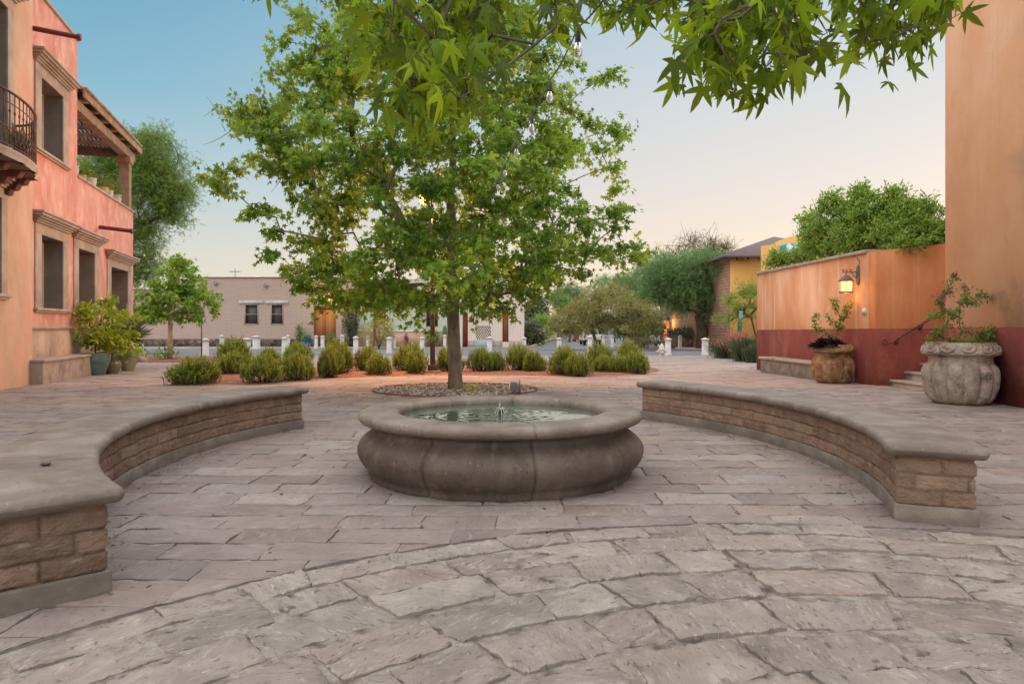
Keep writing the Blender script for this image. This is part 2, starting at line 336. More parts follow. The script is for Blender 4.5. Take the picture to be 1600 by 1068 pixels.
def grow(trunk, targets, step=.4, rise=.12, tip=.006, expo=.46, downpen=.6, rmax=None, wob=.04):
    """trunk: list of points; every target is joined to the nearest limb. returns pos, parent, radius, index of each target's end"""
    pos = [np.array(p, float) for p in trunk]; par = [-1] + list(range(len(trunk) - 1)); ends = []
    base = np.array(trunk[min(len(trunk) - 1, len(trunk) // 2)], float)
    order = np.argsort([np.linalg.norm(np.array(t) - base) for t in targets])
    skip = max(1, int(len(trunk) * .35))
    for k in order:
        T = np.array(targets[k], float); P = np.array(pos)
        d = np.linalg.norm(P - T, axis=1) + downpen * np.maximum(0, P[:, 2] - T[2] + .1); d[:skip] += 3
        j = int(np.argmin(d)); A = pos[j]; L = np.linalg.norm(T - A); n = max(1, int(math.ceil(L / step)))
        cur = j; side = rng.normal(size=3) * wob * L
        for i in range(1, n + 1):
            u = i / n; p = A + (T - A) * u + np.array([0, 0, rise * L * 4 * u * (1 - u)]) + side * 4 * u * (1 - u)
            pos.append(p); par.append(cur); cur = len(pos) - 1
        ends.append((k, cur))
    n = len(pos); w = np.zeros(n)
    for _, e in ends: w[e] += 1
    for i in range(n - 1, 0, -1): w[par[i]] += w[i]
    r = tip * np.maximum(w, 1) ** expo
    if rmax: r = np.minimum(r, rmax)
    return np.array(pos), np.array(par), r, dict(ends)
def limbs(mb, pos, par, r, start=1, n=6):
    i = np.arange(start, len(pos)); i = i[par[i] >= 0]
    edges_mesh(mb, pos[par[i]], pos[i], np.minimum(r[par[i]], r[i] * 1.35), r[i], n)
def sprays(mb_leaf, mb_twig, kind, centres, inward, nt=4, tl=.4, nl=12, size=.14, droop=.5, flat=.5, svar=.3, jit=.06, tbias=None, twr=.004, updir=.0, curl=True):
    """each centre gets nt twiglets of length tl carrying nl leaves"""
    C = np.repeat(np.asarray(centres), nt, 0); O = np.repeat(unit(np.asarray(centres) - np.asarray(inward)), nt, 0)
    D = O * .8 + rng.normal(size=C.shape) * np.array([1, 1, flat]); D[:, 2] += updir; D = unit(D); Ln = tl * rng.uniform(.5, 1.2, len(C))
    if mb_twig is not None: edges_mesh(mb_twig, C, C + D * Ln[:, None], np.full(len(C), twr), np.full(len(C), twr * .4), 3)
    m = len(C); u = rng.uniform(.05, 1.05, (m, nl))
    P = C[:, None] + D[:, None] * (Ln[:, None] * u)[..., None] + rng.normal(size=(m, nl, 3)) * jit - np.array([0, 0, 1.]) * (u ** 2 * .12 * tl)[..., None]
    LD = rng.normal(size=(m, nl, 3)) * .8 + D[:, None] * .5; LD[..., 2] -= droop
    s = size * rng.uniform(1 - svar, 1 + svar, m * nl)
    tt = np.clip(rng.normal(.42, .22, m * nl), 0, 1) if tbias is None else tbias(P.reshape(-1, 3))
    leaves(mb_leaf, kind, P.reshape(-1, 3), LD.reshape(-1, 3), s, t=tt, curl=curl)
def blob_targets(c, rad, n, hollow=.35, zmin=None, squash=1.0):
    out = []
    while len(out) < n:
        p = rng.uniform(-1, 1, 3); q = np.linalg.norm(p)
        if q > 1 or q < hollow: continue
        # bumpy envelope
        b = .78 + .3 * mn.noise(Vector((p[0] * 1.9 + c[0], p[1] * 1.9 + c[1], p[2] * 1.9)) )
        if q > b + .12: continue
        w = np.array(c) + p * np.array(rad)
        if zmin is not None and w[2] < zmin: continue
        out.append(w)
    return out
def simple_tree(name, label, base, trunk_pts, trunk_r, blobs, ntar, kind, lmat, bmat, group=None, cat='tree', extra=None, ge=.46, tip=.012, rise=.1, **sp):
    root = empty(name, base, label, cat, group)
    tar = []
    for (c, rad, w) in blobs: tar += blob_targets(c, rad, max(3, int(ntar * w)))
    pos, par, r, ends = grow(trunk_pts, tar, step=.5, tip=tip, expo=ge, rmax=trunk_r, rise=rise)
    tm = MB(); limbs(tm, pos, par, r, start=len(trunk_pts))
    tm.tube(trunk_pts, np.linspace(trunk_r * 1.15, trunk_r * .55, len(trunk_pts)), 9)
    lm = MB(); tg = np.array([pos[ends[k]] for k in range(len(tar))]); inn = np.array([pos[par[ends[k]]] for k in range(len(tar))])
    sprays(lm, tm, kind, tg, inn, **sp)
    tm.build('trunk', bmat, root, smooth=True)
    lm.build('crown', lmat, root)
    if extra: extra(root, tg)
    return root

# ------------------------------------------------------------------ camera, world, light
cam = bpy.data.cameras.new('camera'); co = bpy.data.objects.new('camera', cam); COL.objects.link(co)
co.location = (0, 0, CH); co.rotation_euler = (math.pi / 2, 0, 0)
cam.sensor_width = 36; cam.lens = 36 * F / 1600; cam.shift_y = -(534 - HY) / 1600; cam.clip_end = 6000; cam.clip_start = .05
S.camera = co
w = bpy.data.worlds.new('World'); S.world = w; w.use_nodes = True; nt = w.node_tree
SUN_AZ = math.radians(48); SUN_EL = math.radians(7)
sky = nt.nodes.new('ShaderNodeTexSky'); sky.sky_type = 'NISHITA'; sky.sun_disc = False
sky.sun_elevation = SUN_EL; sky.sun_rotation = SUN_AZ; sky.altitude = 700; sky.air_density = 1.0; sky.dust_density = 1.2; sky.ozone_density = 1.5
bg = nt.nodes['Background']; bg.inputs[1].default_value = .15
def sky_ramp(fac, stops):
    r = N(nt, 'ShaderNodeValToRGB'); e = r.color_ramp.elements
    while len(e) < len(stops): e.new(.5)
    for i, (p, c) in enumerate(stops): e[i].position = p; e[i].color = (*[v * .5 for v in c], 1)
    nt.links.new(fac, r.inputs[0]); return r.outputs[0]
tc = N(nt, 'ShaderNodeTexCoord'); sp_ = N(nt, 'ShaderNodeSeparateXYZ'); nt.links.new(tc.outputs['Generated'], sp_.inputs[0])
cmb = N(nt, 'ShaderNodeCombineXYZ'); nt.links.new(sp_.outputs[0], cmb.inputs[0]); nt.links.new(sp_.outputs[1], cmb.inputs[1])
nrm = N(nt, 'ShaderNodeVectorMath', operation='NORMALIZE'); nt.links.new(cmb.outputs[0], nrm.inputs[0])
dt = N(nt, 'ShaderNodeVectorMath', operation='DOT_PRODUCT'); nt.links.new(nrm.outputs[0], dt.inputs[0]); dt.inputs[1].default_value = (math.sin(SUN_AZ), math.cos(SUN_AZ), 0)
def mrange(src, a, b):
    m_ = N(nt, 'ShaderNodeMapRange', interpolation_type='SMOOTHSTEP'); m_.inputs[1].default_value = a; m_.inputs[2].default_value = b; nt.links.new(src, m_.inputs[0]); return m_.outputs[0]
ZEN_FILL = (1.75, 1.7, 1.66)  # overhead sky raised far above dusk brightness as added fill light
away = sky_ramp(sp_.outputs[2], [(0, (.66, .57, .46)), (.09, (.56, .55, .48)), (.19, (.37, .49, .53)), (.30, (.20, .39, .49)), (.43, (.115, .31, .44)), (.56, (.9, .95, 1.0)), (.75, ZEN_FILL)])
tow = sky_ramp(sp_.outputs[2], [(0, (.80, .58, .40)), (.10, (.75, .60, .47)), (.20, (.65, .58, .53)), (.30, (.56, .56, .56)), (.43, (.41, .50, .56)), (.56, (.9, .95, 1.0)), (.75, ZEN_FILL)])
beh_fill = sky_ramp(sp_.outputs[2], [(0, (1.35, 1.12, .95)), (.3, (1.45, 1.28, 1.15)), (.75, ZEN_FILL)])  # sky behind the camera brightened too, added fill for camera-facing sides
c_ = mix(nt, mrange(dt.outputs['Value'], .12, .98), away, tow)
c_ = mix(nt, mrange(dt.outputs['Value'], -.05, -.6), c_, beh_fill)
sc_ = N(nt, 'ShaderNodeVectorMath', operation='SCALE'); nt.links.new(c_, sc_.inputs[0]); sc_.inputs['Scale'].default_value = 2 / .15
fin = mix(nt, .10, sc_.outputs[0], sky.outputs[0])
nt.links.new(fin, bg.inputs[0])
sl = bpy.data.lights.new('sun', 'SUN'); so = bpy.data.objects.new('sun', sl); COL.objects.link(so)
sl.energy = 1.0; sl.angle = math.radians(6); sl.color = (1, .78, .6)
sd = Vector((math.sin(SUN_AZ) * math.cos(SUN_EL), math.cos(SUN_AZ) * math.cos(SUN_EL), math.sin(SUN_EL)))
so.rotation_euler = sd.to_track_quat('Z', 'Y').to_euler()
S.view_settings.view_transform = 'Standard'; S.view_settings.look = 'None'; S.view_settings.exposure = 0.42; S.view_settings.gamma = 1
def lamp(name, loc, e, col, r=.05):
    l = bpy.data.lights.new(name, 'POINT'); l.energy = e; l.color = col; l.shadow_soft_size = r
    o = bpy.data.objects.new(name, l); COL.objects.link(o); o.location = loc; return o
#PART2
# ------------------------------------------------------------------ ground
def sheet(name, x0, x1, ys, mat, dz, kind='structure', nx=2, fx=None):
    m = MB(); vs = []
    for y in ys:
        a, b = (x0, x1) if fx is None else fx(y)
        for i in range(nx + 1): vs.append((a + (b - a) * i / nx, y, gz(y) + dz))
    k = nx + 1
    f = [(j * k + i, j * k + i + 1, (j + 1) * k + i + 1, (j + 1) * k + i) for j in range(len(ys) - 1) for i in range(nx)]
    m.add(vs, f); o = m.build(name, mat); return tag(o, kind=kind)
sheet('ground', -1500, 1500, [-300, 8, 30, 60, 100, 130, 400, 1500, 4000], DIRT, -.05)
sheet('mortar_bed', -16, 11, [-6, 8, 14, 20, 28, 36.9], MORTAR, -.010)
AC = (1.46, .10); AR = 4.25
def fn(x, y, s=1.0, o=0): return mn.noise(Vector((x * s + o, y * s - o, o * 1.7)))
def slab(mb, corner, nx, ny, rot, h0=0, clip=None, rough=.004, fine=True):
    """corner: 4 (x,y) points; grid slab with ragged, worn edges"""
    c = np.array(corner, float); us = np.linspace(0, 1, nx + 1); vs_ = np.linspace(0, 1, ny + 1)
    t = random.random(); tx = random.uniform(-1, 1); ty = random.uniform(-1, 1); seed = random.uniform(0, 90)
    if fine:
        e = .012; us[1] = .014; us[-2] = .986; vs_[1] = .026; vs_[-2] = .974
    U, V = np.meshgrid(us, vs_)
    P = (c[0] * ((1 - U) * (1 - V))[..., None] + c[1] * (U * (1 - V))[..., None] + c[2] * (U * V)[..., None] + c[3] * ((1 - U) * V)[..., None])
    cx, cy = P.mean((0, 1)); Lx = np.linalg.norm(c[1] - c[0]); Ly = np.linalg.norm(c[3] - c[0])
    pts = []; lv = []; cr, sr = math.cos(rot), math.sin(rot); R, Cc = nx, ny
    for j in range(ny + 1):
        for i in range(nx + 1):
            x, y = P[j, i]; z = h0
            edge = i in (0, nx) or j in (0, ny)
            if fine:
                w = mn.noise(Vector((x * 9 + seed, y * 9, 0))) * .014 + mn.noise(Vector((x * 34, y * 34 + seed, 0))) * .011
                w2 = mn.noise(Vector((x * 9, y * 9 + seed, 4))) * .014 + mn.noise(Vector((x * 34 + seed, y * 34, 0))) * .011
                amt = 1 if edge or (i in (1, nx - 1) or j in (1, ny - 1)) else .5
                x += w * amt; y += w2 * amt
                z += (U[j, i] - .5) * tx * .009 + (V[j, i] - .5) * ty * .007
                xr, yr = x * cr + y * sr, -x * sr + y * cr
                z += mn.noise(Vector((x * 6 + seed, y * 6, 2))) * rough * 2.6 + mn.noise(Vector((xr * 14, yr * 55, seed))) * rough * 1.5
                if edge: z -= .0025 + abs(mn.noise(Vector((x * 20, y * 20, 9)))) * .006
            if clip:
                dx, dy = x - clip[0], y - clip[1]; d = math.hypot(dx, dy)
                if d < clip[2]: x = clip[0] + dx / d * clip[2]; y = clip[1] + dy / d * clip[2]
            pts.append((x, y, z + gz(y)))
            a, b = x - cx, y - cy; lv.append((a * cr + b * sr + seed, -a * sr + b * cr + seed * .7, seed))
    k = nx + 1
    f = [(j * k + i, j * k + i + 1, (j + 1) * k + i + 1, (j + 1) * k + i) for j in range(ny) for i in range(nx)]
    ring = [(0, i) for i in range(nx)] + [(j, nx) for j in range(ny)] + [(ny, i) for i in range(nx, 0, -1)] + [(j, 0) for j in range(ny, 0, -1)]
    b = len(pts)
    for j, i in ring:
        x, y, z = pts[j * k + i]; pts.append((x, y, gz(y) - .03)); lv.append(lv[j * k + i])
    b2 = len(pts)
    for j, i in ring: pts.append(pts[j * k + i]); lv.append(lv[j * k + i])
    m = len(ring)
    for q in range(m):
        a0 = ring[q][0] * k + ring[q][1]; a1 = ring[(q + 1) % m][0] * k + ring[(q + 1) % m][1]
        f.append((b2 + (q + 1) % m, b2 + q, b + q, b + (q + 1) % m))
    mb.add(pts, f, t, lv)
near = MB()
R = AR; row = 0
while R > .9:
    wd = random.uniform(.26, .31) if row else .23
    Ri = R - wd; gap = .022 if row else .03
    a = math.radians(-30) + random.uniform(0, .1)
    while a < math.radians(205):
        ln = random.choice((.42, .5, .55, .62, .34)) * random.uniform(.9, 1.1); da = ln / R; g = random.uniform(.014, .03) / R
        if not (-1.3 < AC[0] + R * math.cos(a) < 3.6 and AC[1] + R * math.sin(a) < .9):
            rj = lambda: random.uniform(-.014, .014)
            ww = (Ri + gap / 2 + rj(), R - gap / 2 + rj())
            sk = random.uniform(-.012, .012)
            pp = [(AC[0] + ww[0] * math.cos(a + sk), AC[1] + ww[0] * math.sin(a + sk)), (AC[0] + ww[0] * math.cos(a + da - g - sk), AC[1] + ww[0] * math.sin(a + da - g - sk)),
                  (AC[0] + ww[1] * math.cos(a + da - g), AC[1] + ww[1] * math.sin(a + da - g)), (AC[0] + ww[1] * math.cos(a), AC[1] + ww[1] * math.sin(a))]
            pp = [pp[1], pp[0], pp[3], pp[2]]
            slab(near, pp, 26, 15, a + random.choice((.5, .9, 1.3, 2.0, 0)), random.uniform(-.006, .007), rough=.0055)
        a += da
    R = Ri - random.choice((0, .01, .035)); row += 1
tag(near.build('curved_paving', PAV, smooth=True), kind='structure')
straight = MB(); far_ = MB()
FC = (-.10, 6.0)
WL = lambda y: -11.32 - .29 * (y - 15.7)
GRC = (-1.19, 14.4, 1.72)
y = -4.0
while y < 36.6:
    wd = random.uniform(.27, .35); x = -15.2 + random.uniform(0, .5)
    if y + wd > 36.9: wd = 36.9 - y
    while x < 10.5:
        ln = random.uniform(.45, .75); g = random.uniform(.006, .014); gy = random.uniform(.006, .012)
        cx, cy = x + ln / 2, y + wd / 2
        vis = abs(cx) < cy * .80 + 2.2
        d = math.hypot(cx - AC[0], cy - AC[1])
        if vis and d > AR - .30 and cx > WL(cy) - .4 and not (cx > 8.5) and math.hypot(cx - FC[0], cy - FC[1]) > .95 and math.hypot(cx - GRC[0], cy - GRC[1]) > GRC[2] - .2:
            j = lambda: random.uniform(-.012, .012)
            c = [(x + j(), y + j() * .5), (x + ln - g, y + j() * .5), (x + ln - g + j(), y + wd - gy), (x + j(), y + wd - gy)]
            near_ = cy < 9.5
            allin = all(math.hypot(p[0] - AC[0], p[1] - AC[1]) < AR + .02 for p in c)
            if not allin:
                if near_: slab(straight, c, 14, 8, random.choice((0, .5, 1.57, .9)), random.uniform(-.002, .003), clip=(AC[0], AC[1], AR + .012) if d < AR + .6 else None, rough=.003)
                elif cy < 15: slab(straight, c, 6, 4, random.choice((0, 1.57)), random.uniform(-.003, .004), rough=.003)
                else: slab(far_, c, 1, 1, 0, random.uniform(-.004, .005), fine=False)
        x += ln
    y += wd
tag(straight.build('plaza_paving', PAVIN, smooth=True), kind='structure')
tag(far_.build('plaza_paving', FARPAV_WARM), kind='structure')
# street, pavements, kerbs
def slabpoly(name, pts, z0, z1, mat, kind='structure'):
    m = MB(); n = len(pts)
    v = [(x, y, gz(y) + z0) for x, y in pts] + [(x, y, gz(y) + z1) for x, y in pts]
    f = [tuple(range(2 * n - 1, n - 1, -1))[::-1], tuple(range(n - 1, -1, -1))] + [(i, (i + 1) % n, n + (i + 1) % n, n + i) for i in range(n)]
    m.add(v, f); return tag(m.build(name, mat), kind=kind)
sheet('road', -90, 70, [36.9, 45, 56.5], ASPH, -.035)
sheet('road', 0, 0, [56.5, 75, 100, 130, 170, 260], ASPH, -.035, fx=lambda y: (1.5 + (y - 60) * .095, 14 + (y - 60) * .12))
slabpoly('pavement', [(-90, 56.5), (.9, 56.5), (1.4, 60), (1.4, 61), (-90, 61.2)], -.2, .06, CONC)
slabpoly('pavement', [(13.2, 52.5), (60, 52.5), (60, 58), (13.8, 58)], -.2, .06, CONC)
slabpoly('kerb', [(1.3, 60), (1.6, 60), (13, 180), (12.6, 180)], -.2, .09, CONC)
# hills far behind
hm = MB()
for (yy, x0, x1, hh, sd_) in ((1500, -1600, 2000, 70, 1), (2600, -3000, 3500, 120, 5)):
    n = 120; vs = []
    for k in range(n + 1):
        x = x0 + (x1 - x0) * k / n; h = hh * (.55 + .5 * mn.fractal(Vector((x * .0018 + sd_, sd_, 0)), 1, 2, 5))
        for (dy, hz) in ((-160, -5), (-60, .6), (0, 1), (120, .5), (260, -5)): vs.append((x, yy + dy, h * hz if hz > 0 else hz))
    hm.add(vs, [(k * 5 + j, (k + 1) * 5 + j, (k + 1) * 5 + j + 1, k * 5 + j + 1) for k in range(n) for j in range(4)])
HILL = smat('hill', [(.16, .17, .19), (.24, .25, .27)], ns=.01)
tag(hm.build('hills', HILL, smooth=True), kind='structure')

# ------------------------------------------------------------------ fountain
fo = empty('fountain', (*FC, 0), 'round stone fountain with bulging segmented basin and a small water jet', 'fountain')
NS = 9; A0 = math.radians(-90 + 13)
def seg(th):
    u = ((th - A0) / (2 * math.pi) * NS) % 1.0; d = min(u, 1 - u) * 2 * math.pi / NS; return u, d
def rf_bas(r, z, th, i):
    u, d = seg(th); g = math.exp(-(d / .008) ** 2) * .026; bul = .022 * math.sin(math.pi * u) ** .7
    w = .004 * mn.noise(Vector((math.cos(th) * 3, math.sin(th) * 3, z * 6)))
    k = min(1, max(0, (z - .02) / .08))
    return r - g + (bul - .01) * k + w, z
prof = [(1.10, -.05), (1.125, 0), (1.135, .03), (1.13, .055), (1.15, .075), (1.185, .115), (1.21, .16), (1.222, .205), (1.222, .245), (1.205, .285), (1.17, .325), (1.13, .355), (1.10, .378), (1.085, .40), (1.088, .42), (1.11, .438), (1.125, .446)]
m = MB(); m.lathe(prof, (*FC, 0), 900, rf_bas); m.build('basin', CANT, fo, smooth=True)
rp = [(1.10, .4475), (1.17, .450), (1.203, .462), (1.222, .485), (1.222, .508), (1.206, .53), (1.175, .541), (1.13, .545), (1.0, .545), (.93, .543), (.90, .532), (.885, .51), (.882, .485), (.885, .46), (.90, .445), (.92, .30)]
def rf_rim(r, z, th, i):
    u, d = seg(th); g = math.exp(-(d / .0065) ** 2) * .018
    n = .0035 * mn.noise(Vector((math.cos(th) * 7 * r, math.sin(th) * 7 * r, z * 5)))
    if 4 < i < 11: return r + (g * .5 if r < 1 else -g * .5), z - g + n
    return r + (g if r < 1 else -g) + n, z + n * .5
m = MB(); m.lathe(rp, (*FC, 0), 900, rf_rim, closed=False); m.build('rim', CAPM, fo, smooth=True)
wm, nt = newmat('fountain_water'); out = N(nt, 'ShaderNodeOutputMaterial'); b = N(nt, 'ShaderNodeBsdfPrincipled')
b.inputs['Base Color'].default_value = (.05, .082, .062, 1); b.inputs['Roughness'].default_value = .03; b.inputs['Specular IOR Level'].default_value = .9; b.inputs['IOR'].default_value = 1.4
nt.links.new(b.outputs[0], out.inputs[0])
m = MB(); n = 96; rings = np.linspace(0.0, .915, 70); vs = []
for r in rings:
    for j in range(n):
        th = 2 * math.pi * j / n; x, y_ = r * math.cos(th), r * math.sin(th)
        z = .0010 * math.sin(r * 70) * math.exp(-r * 2) + .0016 * mn.noise(Vector((x * 9, y_ * 9, 0))) * min(1, r * 3) + .0009 * mn.noise(Vector((x * 26, y_ * 26, 3)))
        vs.append((FC[0] + x, FC[1] + y_, .478 + z))
m.add(vs, [(i * n + j, i * n + (j + 1) % n, (i + 1) * n + (j + 1) % n, (i + 1) * n + j) for i in range(len(rings) - 1) for j in range(n)][n * 0:])
m.build('water', wm, fo, smooth=True)
m = MB(); m.tube([(FC[0], FC[1], .40), (FC[0], FC[1], .50)], .012, 10); m.lathe([(.016, .496), (.024, .505), (.024, .522), (.012, .53)], (*FC, 0), 14)
nz = m.build('nozzle', DARK, fo, smooth=False)
WJ, nt = newmat('water_spray'); out = N(nt, 'ShaderNodeOutputMaterial'); b = N(nt, 'ShaderNodeBsdfPrincipled')
b.inputs['Base Color'].default_value = (.85, .88, .88, 1); b.inputs['Roughness'].default_value = .1; b.inputs['Transmission Weight'].default_value = .45; nt.links.new(b.outputs[0], out.inputs[0])
m = MB()
for k in range(7):
    a = k * 2 * math.pi / 7 + .4; R_ = random.uniform(.035, .065); H = random.uniform(.028, .045)
    pts = []
    for i in range(9):
        u = i / 8; pts.append((FC[0] + math.cos(a) * R_ * u, FC[1] + math.sin(a) * R_ * u, .525 + 4 * H * u * (1 - u) - .047 * u))
    mj = MB(); mj.tube(pts, [.0016 + .0016 * i / 8 for i in range(9)], 6); mj.build('water_jet', WJ, fo, smooth=True)
m.tube([(FC[0] - .004, FC[1], .525), (FC[0] - .008, FC[1], .56), (FC[0] - .006, FC[1], .580), (FC[0] - .002, FC[1], .592)], [.003, .0045, .005, .002], 6)
for k in range(0):
    p = np.array([FC[0] + random.gauss(0, .03), FC[1] + random.gauss(0, .03), .54 + random.uniform(0, .09)]); m.lathe([(.0001, -.002), (.002, 0), (.0001, .002)], p, 5)
m.build('water_jet', WJ, fo, smooth=True)

# ------------------------------------------------------------------ curved benches
def arcgrid(m, C, R, a0, a1, z0, z1, ns, nz, off, t=None, inward=True):
    vs = []; T = []
    for k in range(nz + 1):
        for i in range(ns + 1):
            a = a0 + (a1 - a0) * i / ns; z = z0 + (z1 - z0) * k / nz; s = a * R
            d, tt = off(s, z); r = R - d if inward else R + d
            vs.append((C[0] + r * math.cos(a), C[1] + r * math.sin(a), z)); T.append(tt)
    f = [(k * (ns + 1) + i, k * (ns + 1) + i + 1, (k + 1) * (ns + 1) + i + 1, (k + 1) * (ns + 1) + i) for k in range(nz) for i in range(ns)]
    m.add(vs, f, T)
def brick(s, z, seed=0, L=.38, H=.102):
    row = math.floor((z - .10) / H + mn.noise(Vector((s * 1.3, row_seed(z, H), seed))) * .03); s2 = s + (row % 2) * L * .5 + mn.noise(Vector((row * 3.1, seed, s * .2))) * .06
    wob = mn.noise(Vector((s * 4, z * 4, seed))) * .010
    v = (z - .10 + wob) / H - row; col = math.floor(s2 / L); u = s2 / L - col + wob
    du = min(u, 1 - u) * L; dv = min(v, 1 - v) * H
    d = min(du, dv); j = max(0, 1 - d / .013)
    rr = mn.noise(Vector((s * 5, z * 9, seed + row))) * .006 + mn.noise(Vector((s * 22, z * 40, seed))) * .005
    tt = (math.sin(row * 12.9 + col * 78.2 + seed) * 4375.5) % 1.0
    return .012 + rr * 1.4 - (j ** 1.3) * .019, tt * (1 - j * .9) + .04 * j
def row_seed(z, H): return round((z - .1) / H * 2)
def bench(name, label, C, R, a0, a1):
    """a0..a1 runs the near end to the far end; inner face looks at the centre"""
    root = empty(name, (C[0] + R * math.cos((a0 + a1) / 2), C[1] + R * math.sin((a0 + a1) / 2), 0), label, 'bench')
    W = .42; n = 90
    sgn = 1 if a1 > a0 else -1
    def arcbox(mb, r0, r1, b0, b1, z0, z1, n=90):
        vs = []
        for i in range(n + 1):
            a = b0 + (b1 - b0) * i / n; c, s = math.cos(a), math.sin(a)
            for r, z in ((r0, z0), (r1, z0), (r1, z1), (r0, z1)): vs.append((C[0] + r * c, C[1] + r * s, z))
        f = [(i * 4 + j, i * 4 + (j + 1) % 4, (i + 1) * 4 + (j + 1) % 4, (i + 1) * 4 + j) for i in range(n) for j in range(4)] + [(3, 2, 1, 0), (n * 4, n * 4 + 1, n * 4 + 2, n * 4 + 3)]
        if b1 > b0: f = [tuple(reversed(q)) for q in f]
        mb.add(vs, f)
    p = MB(); arcbox(p, R - .025, R + W + .025, a0 - sgn * .006, a1 + sgn * .006, -.03, .105); p.build('plinth', PLINTH, root, bevel=.008, seg=2)
    m = MB(); ns = int(abs(a1 - a0) * R / .012)
    arcgrid(m, C, R, a0, a1, .10, .42, ns, 30, lambda s, z: brick(s, z, 1), inward=True)
    arcgrid(m, C, R + W, a0, a1, .10, .42, ns // 2, 16, lambda s, z: brick(s, z, 7), inward=False)
    for a, q in ((a0, -1), (a1, 1)):      # the ends
        vs = []; T = []; c, s = math.cos(a), math.sin(a); tn = np.array([-s, c]) * q * sgn; ne = 44
        for k in range(31):
            z = .10 + .32 * k / 30
            for i in range(ne + 1):
                u = i / ne; r = R + W * u
                d, tt = brick(r * 1.0 + a * 7, z, 3, L=.30); ed = min(u, 1 - u) * W
                if ed < .012: d *= ed / .012
                if ed < .012:
                    di, _ = brick(a * (R if u < .5 else R + W), z, 1 if u < .5 else 7); r = r + (-di if u < .5 else di) * (1 - ed / .012)
                vs.append((C[0] + r * c + tn[0] * d, C[1] + r * s + tn[1] * d, z)); T.append(tt)
        m.add(vs, [(k * (ne + 1) + i, k * (ne + 1) + i + 1, (k + 1) * (ne + 1) + i + 1, (k + 1) * (ne + 1) + i) for k in range(30) for i in range(ne)], T)
    m.build('adobe_wall', ADOBE, root, smooth=True)
    c_ = MB(); hh = .040; r0, r1 = R - .075, R + W + .075; zc = .462; npc = 6; e0, e1 = a0 - sgn * .016, a1 + sgn * .016
    for k in range(npc):
        b0 = e0 + (e1 - e0) * k / npc; b1 = e0 + (e1 - e0) * (k + 1) / npc; sec = []
        lo = [(0, hh * .97), (.006, hh * .6), (.018, hh * .26), (.03, hh * .06), (.042, 0)]
        sg_ = 1 if b1 > b0 else -1; mid = R + W / 2
        sec += [(b0 + sg_ * x / mid, e) for x, e in lo] if k == 0 else [(b0 + sg_ * .0015 / mid, .004), (b0 + sg_ * .006 / mid, 0)]
        m1, m2 = sec[-1][0], b1 - sg_ * (.044 if k == npc - 1 else .007) / mid
        sec += [(m1 + (m2 - m1) * i / 14, 0) for i in range(1, 15)]
        sec += [(b1 - sg_ * x / mid, e) for x, e in reversed(lo)] if k == npc - 1 else [(b1 - sg_ * .0015 / mid, .004)]
        vs = []; NP = 20
        for a, e in sec:
            q = hh - e
            for j in range(NP):
                if j < 8: th = -math.pi / 2 + math.pi * j / 7; rr, z = r1 - hh + q * math.cos(th), zc + q * math.sin(th)
                elif j < 10: u = (j - 7) / 3; rr, z = (r1 - hh) * (1 - u) + (r0 + hh) * u, zc + q
                elif j < 18: th = math.pi / 2 + math.pi * (j - 10) / 7; rr, z = r0 + hh + q * math.cos(th), zc + q * math.sin(th)
                else: u = (j - 17) / 3; rr, z = (r0 + hh) * (1 - u) + (r1 - hh) * u, zc - q
                z += .003 * mn.noise(Vector((rr * math.cos(a) * 3, rr * math.sin(a) * 3, k * 3.)))
                vs.append((C[0] + rr * math.cos(a), C[1] + rr * math.sin(a), z))
        nsec = len(sec); f = [(i * NP + j, i * NP + (j + 1) % NP, (i + 1) * NP + (j + 1) % NP, (i + 1) * NP + j) for i in range(nsec - 1) for j in range(NP)] + [tuple(range(NP - 1, -1, -1)), tuple((nsec - 1) * NP + j for j in range(NP))]
        if b1 > b0: f = [tuple(reversed(q)) for q in f]
        c_.add(vs, f, random.random())
    c_.build('seat_slab', CAPM, root, smooth=True)
    return root
RC = (-2.01, 6.33); rr_ = 4.87
ang = lambda C, p: math.atan2(p[1] - C[1], p[0] - C[0])
bench('curved_bench', 'curved adobe bench with stone seat right of the fountain', RC, 4.90, ang(RC, (2.50, 4.46)), ang(RC, (1.78, 9.39)))
LC = (1.40, 6.35)
aL0 = ang(LC, (-1.92, 3.23)) % (2 * math.pi); aL1 = ang(LC, (-2.62, 8.5)) % (2 * math.pi)
bench('curved_bench', 'curved adobe bench with stone seat left of the fountain, cut by the frame', LC, 4.56, aL0, aL1)

# ------------------------------------------------------------------ gravel ring, mulch bed, litter
gm = MB(); OCT = np.array([(1, 0, 0), (-1, 0, 0), (0, 1, 0), (0, -1, 0), (0, 0, 1), (0, 0, -1), (.6, .6, .5), (-.6, .6, .45), (-.6, -.6, .5), (.6, -.6, .45)])
OF = [(0, 6, 4), (6, 2, 4), (2, 7, 4), (7, 1, 4), (1, 8, 4), (8, 3, 4), (3, 9, 4), (9, 0, 4), (0, 5, 2, 6), (2, 5, 1, 7), (1, 5, 3, 8), (3, 5, 0, 9)]
for k in range(1500):
    a = random.uniform(0, 6.283); r = GRC[2] * math.sqrt(random.random()) * .97; s = random.uniform(.02, .05)
    v = OCT * rng.uniform(.7, 1.2, (10, 3)) * s * np.array([1, 1, .6]); q = random.uniform(0, 6)
    v = v @ np.array([[math.cos(q), -math.sin(q), 0], [math.sin(q), math.cos(q), 0], [0, 0, 1]])
    yy = GRC[1] + r * math.sin(a)
    gm.add(v + np.array([GRC[0] + r * math.cos(a), yy, gz(yy) + .005 + random.uniform(0, .015)]), OF, random.random())
